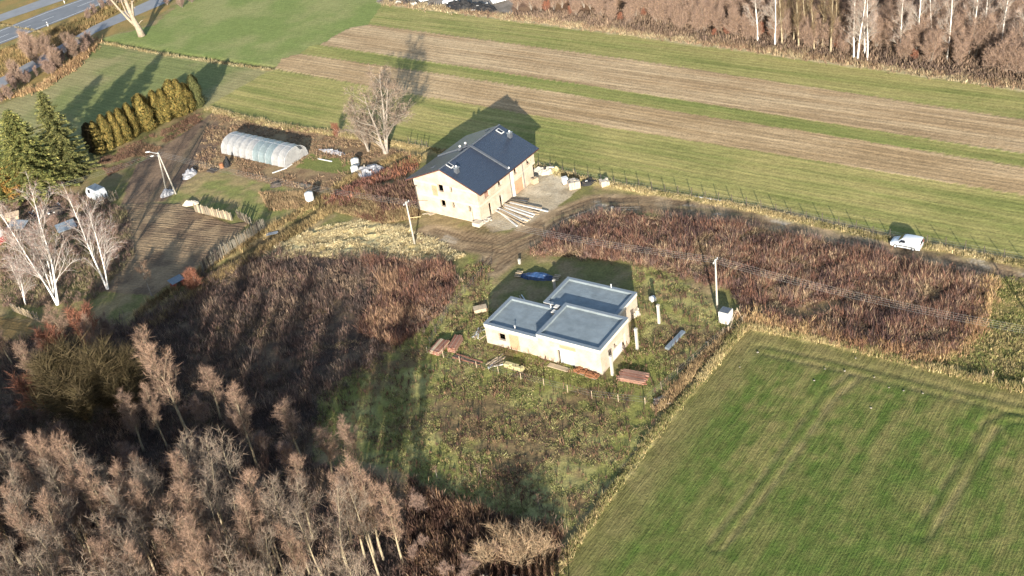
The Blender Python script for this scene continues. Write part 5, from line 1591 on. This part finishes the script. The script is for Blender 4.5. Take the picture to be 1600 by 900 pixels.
# scrapyard at the top edge
yard = [((655, 4), 0.4, 'white', 'white van at the left of the scrapyard, top edge'), ((692, 6), -.2, 'white', 'white van in the middle of the scrapyard, top edge'), ((640, -4), .9, 'white', 'white van behind the leftmost one in the scrapyard'), ((768, 6), .3, 'white', 'white van at the right of the scrapyard, near the bushes')]
for px, rz, _, lab in yard:
    v = copy_tree(van); tag(v, lab, 'van', 'vans in the scrapyard'); place_px(v, px, rz)
heap('scrap_heap', (722, 12), heading((700, 8), (770, 18)), 5.5, 2.5, 1.6, 'black', 'dark heap of scrap and car bodies at the top edge', 'heap', pieces=26, m2='blue_grey')
heap('scrap_heap', (752, 14), heading((730, 12), (775, 18)), 4.5, 2.2, 1.2, 'black', 'blue-black scrap heap with white bags at the field edge', 'heap', pieces=24, m2='white')
for i, px in enumerate(((612, 2), (622, 5), (634, 6), (647, 8), (673, 9))):
    heap('stone_heap', px, 0, 1.0, .8, .7, 'stone' if i % 2 else 'wood_dark', ('pale', 'dark', 'white-flecked', 'brownish', 'flat')[i] + ' small rubble mound along the scrapyard front, %s from the left' % ('first', 'second', 'third', 'fourth', 'fifth')[i], 'rubble', pieces=3)

# loose field stones
for i, (x, y) in enumerate(((1184, 551), (1156, 574), (1272, 595), (1289, 577), (1320, 580), (1366, 590), (1389, 606), (1442, 615), (1361, 638), (1412, 611), (1517, 592), (1546, 598), (1104, 535), (1337, 560))):
    p = G(x, y)
    o = MB().blob((0, 0, 0), R.uniform(.09, .16), (1, .8, .6), 8, 5, .25).build('field_stone', M['field_stone'])
    o.location = (p.x, p.y, .06)
    tag(o, 'pale loose stone on the crop field headland', 'stone', 'field stones')

# ------------------------------------------------------------------ fences, poles, wires
def plank_fence(name, a, b_, h, w, gap, mats, label, ragged=.12, lean=.03, miss=.0, thick=.035, rails=True, hvar=.08):
    A, B = G(*a), G(*b_)
    L = (B - A).length
    o = empty(name, (A.x, A.y, 0), math.atan2((B - A).y, (B - A).x))
    tag(o, label, 'fence')
    me = []
    for i, m in enumerate(mats):
        for k in range(2):
            t = R.uniform(-.06, .06)
            me.append(MB().hexa([(0, 0, 0), (w, 0, 0), (w, thick, 0), (0, thick, 0)], [(0, 0, 1 + t), (w, 0, 1 - t), (w, thick, 1 - t), (0, thick, 1 + t)]).mesh('plank', M[m]))
    n = int(L / (w + gap))
    for i in range(n):
        if R.random() < miss: continue
        mm = Matrix.Translation((i * (w + gap), R.gauss(0, .01), -.03)) @ Matrix.Rotation(R.gauss(0, lean), 4, 'Y') @ Matrix.Rotation(R.gauss(0, lean), 4, 'X') @ Matrix.Diagonal((1, 1, h * (1 + R.gauss(0, hvar)), 1))
        child(R.choice(me), 'plank', o, mm)
    if rails:
        for z in (.25 * h, .75 * h):
            MB().box(-.05, L, thick + .03, thick + .09, z - .05, z + .05).build('rail', M['wood_grey'], o)
        pm_ = MB().box(-.06, .06, thick + .095, thick + .2, -.1, h * .95).mesh('post', M['wood_grey'])
        k = max(2, int(L / 2.5))
        for i in range(k + 1): child(pm_, 'post', o, Matrix.Translation((L * i / k, 0, 0)))
    return o
plank_fence('plank_fence', (318, 425), (416, 358), 2.2, .24, .05, ('wood_grey', 'wood_grey', 'wood_dark', 'wood'), 'long weathered plank fence between the furrowed plot and the ditch', miss=.04, lean=.04)
plank_fence('plank_fence', (305, 331), (362, 345), 1.75, .24, .03, ('wood_pale', 'wood', 'wood_grey', 'wood'), 'short pale plank fence above the furrowed plot')
plank_fence('plank_fence', (138, 333), (186, 311), 2.0, .16, .10, ('wood_dark', 'wood_dark', 'wood_grey', 'wood'), 'ragged dark plank fence in front of the boxy old van', lean=.12, hvar=.18)
plank_fence('plank_fence', (20, 486), (60, 502), 1.5, .2, .06, ('wood_pale', 'wood', 'wood_pale'), 'leaning pale plank fence above the ploughed corner plot', lean=.12)
plank_fence('plank_fence', (372, 340), (392, 352), 1.7, .2, .04, ('wood_dark', 'wood', 'wood_grey'), 'short crooked plank screen at the head of the long fence', lean=.1)
plank_fence('board_fence', (760, 925), (890, 935), 2.6, .5, .35, ('wood_dark', 'black'), 'dark wide-board fence tops at the bottom edge of the picture', lean=.02, rails=True, hvar=.1)
plank_fence('broken_fence', (288, 444), (316, 426), 1.5, .14, .5, ('wood', 'wood_grey'), 'broken last posts of the long plank fence beside the red box', lean=.2, rails=False)

def wire_fence(pxs, step, h, r, m, label, wires=(0.4, .8, 1.2), seed=0):
    P = [G(*p) for p in pxs]
    o = empty('wire_fence', (P[0].x, P[0].y, 0), 0)
    tag(o, label, 'fence')
    pm_ = MB().tube([(0, 0, -.1), (0, 0, h)], [r, r * .85], 6).mesh('post', M[m])
    pos = []
    for a, b_ in zip(P[:-1], P[1:]):
        k = max(1, round((b_ - a).length / step))
        pos += [a.lerp(b_, i / k) for i in range(k)]
    pos.append(P[-1])
    for q in pos:
        child(pm_, 'post', o, Matrix.Translation(q - P[0]) @ Matrix.Rotation(R.gauss(0, .03), 4, 'X') @ Matrix.Rotation(R.gauss(0, .03), 4, 'Y') @ Matrix.Diagonal((1, 1, R.uniform(.85, 1.1), 1)))
    for z in wires:
        if z < h: MB().tube([(q - P[0]) + Vector((0, 0, z)) for q in pos], .008, 3, False).build('wire', M['wire'], o)
    return o
wire_fence([(842, 262), (960, 289), (1060, 305), (1144, 318), (1260, 343), (1390, 372), (1600, 409), (1700, 428)], 2.6, 1.7, .07, 'wood_dark', 'thin dark-post wire fence along the lower edge of the green strip')
wire_fence([(640, 226), (660, 230), (668, 232)], 1.6, 1.7, .07, 'wood_dark', 'dark fence posts left of the gabled house at the field edge')
wire_fence([(672, 540), (700, 490), (752, 430), (768, 412)], 3.0, 1.6, .045, 'wood_dark', 'thin dark-post fence left of the bungalow')
wire_fence([(668, 552), (745, 575), (850, 603), (925, 622), (1008, 632)], 3.4, 1.3, .05, 'wood_pale', 'row of pale wooden stakes in front of the bungalow lot')
wire_fence([(1008, 632), (1130, 524), (1160, 506)], 3.5, 1.3, .05, 'wood', 'wooden stake fence between the bungalow lot and the crop field')
wire_fence([(1000, 330), (930, 332), (880, 350), (850, 372)], 2.2, 1.2, .045, 'wood_dark', 'dark stakes on the inside of the track bend')
for px, lab in (((1550, 592), 'left of two pale stakes beside the crop field at the right edge'), ((1597, 603), 'right pale stake beside the crop field, nearest the right edge')):
    p = G(*px); o = MB().tube([(0, 0, -.1), (.02, 0, 1.3)], [.07, .06], 7).build('wooden_stake', M['wood_pale']); o.location = (p.x, p.y, 0)
    tag(o, lab, 'stake', 'pale stakes at the right edge')
p = G(1138, 520)
o = empty('brace_posts', (p.x, p.y, 0), 0); tag(o, 'pale braced stakes at the corner beside the block cabinet', 'stakes')
q = G(1152, 493) - p; q2 = G(1163, 505) - p
MB().tube([(0, 0, 0), (0, 0, 1.1)], .06, 6).build('stake', M['wood_pale'], o)
MB().tube([(q.x, q.y, 1.2), (0, 0, .15)], .05, 6).build('brace', M['wood_pale'], o)
MB().tube([(q.x, q.y, 1.2), (q2.x, q2.y, .0)], .06, 6).build('brace', M['wood_pale'], o)
MB().tube([(q.x, q.y, 0), (q.x, q.y, 1.3)], .07, 6).build('stake', M['wood_pale'], o)

def pole(px, top_y, label, m='conc_post', h=None, arm=.75, rz=0.0):
    p = G(*px) if not isinstance(px, Vector) else px
    h = h or tall(px, top_y)
    o = empty('power_pole', (p.x, p.y, 0), rz)
    tag(o, label, 'pole')
    MB().tube([(0, 0, -.2), (0, 0, h * .5), (0, 0, h)], [.17, .14, .11], 8).build('shaft', M[m], o, True)
    MB().box(-.06, .06, -arm, arm, h - .35, h - .23).build('crossarm', M['grey_metal'], o)
    for i in range(4):
        y = -arm + .1 + i * (2 * arm - .2) / 3
        MB().tube([(0, y, h - .23), (0, y, h - .05)], .04, 6).build('insulator', M['white'], o)
    return o, Vector((p.x, p.y, 0)), h
wd = heading((634, 380), (1120, 487))
o1, b1, h1 = pole((1121, 488), 405, 'tall pale pole between the bungalow and the weedy plot', rz=wd)
o2, b2, h2 = pole((648, 381), 315, 'pale pole in front of the gabled house with a yellow crosspiece', rz=wd)
MB().bar((0, 0, h2 * .62), (1.6, 1.0, h2 * .62), .08, .08).build('yellow_strut', M['yellow'], o2)
tipv = G(1545, 400)
b4 = Vector((tipv.x - math.sin(SUN_AZ) * h1 / math.tan(SUN_EL), tipv.y - math.cos(SUN_AZ) * h1 / math.tan(SUN_EL), 0))
o4, b4, h4 = pole(b4, 0, 'pole beyond the right edge that throws the long shadow', h=h1, rz=wd)
# twin-legged pole with a street lamp
A1, A2 = G(275, 303), G(260, 298)
hA = tall((266, 300), 238)
cA = (A1 + A2) / 2
o3 = empty('lamp_pole', (cA.x, cA.y, 0), 0)
tag(o3, 'twin-legged pole with a white street lamp over the gardens', 'lamp pole')
for q in (A1, A2):
    MB().tube([q - cA + Vector((0, 0, -.2)), Vector((0, 0, hA)) + (q - cA) * .06], [.17, .11], 8).build('leg', M['conc_post'], o3, True)
MB().bar((0, 0, hA - .2), (-1.7, .6, hA + .15), .09, .09).build('lamp_arm', M['grey_metal'], o3)
lh = MB().blob((-2.0, .7, hA + .15), .34, (1.5, .7, .35), 10, 6, 0).build('lamp_head', M['white'], o3, True)
lh2 = MB().blob((-1.2, -.1, hA - .45), .26, (1.6, .7, .45), 10, 6, 0).build('junction_box', M['white'], o3, True)
MB().box(-.06, .06, -.9, .9, hA - .3, hA - .2).build('crossarm', M['grey_metal'], o3)
def span(a, b_, n, sag, w0, w1, label, k=4):
    o = empty('overhead_line', (a.x, a.y, 0), 0)
    tag(o, label, 'power line', 'overhead lines')
    d = (b_ - a); d.z = 0; s = Vector((-d.y, d.x, 0)).normalized()
    for i in range(k):
        f = i / (k - 1) - .5
        pts = []
        for j in range(n + 1):
            t = j / n
            q = a.lerp(b_, t) + s * f * 2 * (w0 * (1 - t) + w1 * t)
            q.z -= sag * 4 * t * (1 - t)
            pts.append(q - Vector((a.x, a.y, 0)))
        MB().tube(pts, .008, 4, False).build('wire', M['wire'], o)
v = lambda p, h: Vector((p.x, p.y, h))
span(v(b1, h1 - .1), v(b4, h4 - .1), 20, .9, .7, .7, 'four sagging wires running right from the tall pale pole')
span(v(b2, h2 - .1), v(b1, h1 - .1), 20, .9, .7, .7, 'wires between the gabled house pole and the tall pale pole')
span(v(cA, hA - .2), v(b2, h2 - .1), 20, .9, .7, .7, 'wires from the lamp pole over the gardens')
le = G(-60, 331, 7.0)
span(v(cA, hA - .2), le, 16, .6, .8, .8, 'wires leaving the lamp pole towards the left edge', 3)
# delineator posts of the highway
for px, lab in (((101, 5), 'white marker post on the far verge of the highway'), ((157, 12), 'white marker post on the near highway verge by the bushes'), ((75, 41), 'white marker post on the near highway verge, nearest the left')):
    p = G(*px); o = empty('marker_post', (p.x, p.y, 0), .5); tag(o, lab, 'marker post', 'highway marker posts')
    MB().hexa([(-.12, -.1, 0), (.12, -.1, 0), (.12, .1, 0), (-.12, .1, 0)], [(-.1, -.08, 1.1), (.1, -.08, 1.1), (.1, .08, 1.25), (-.1, .08, 1.25)]).build('shaft', M['white'], o)
    MB().box(-.115, .115, -.104, .104, .75, .92).build('reflector', M['black'], o)
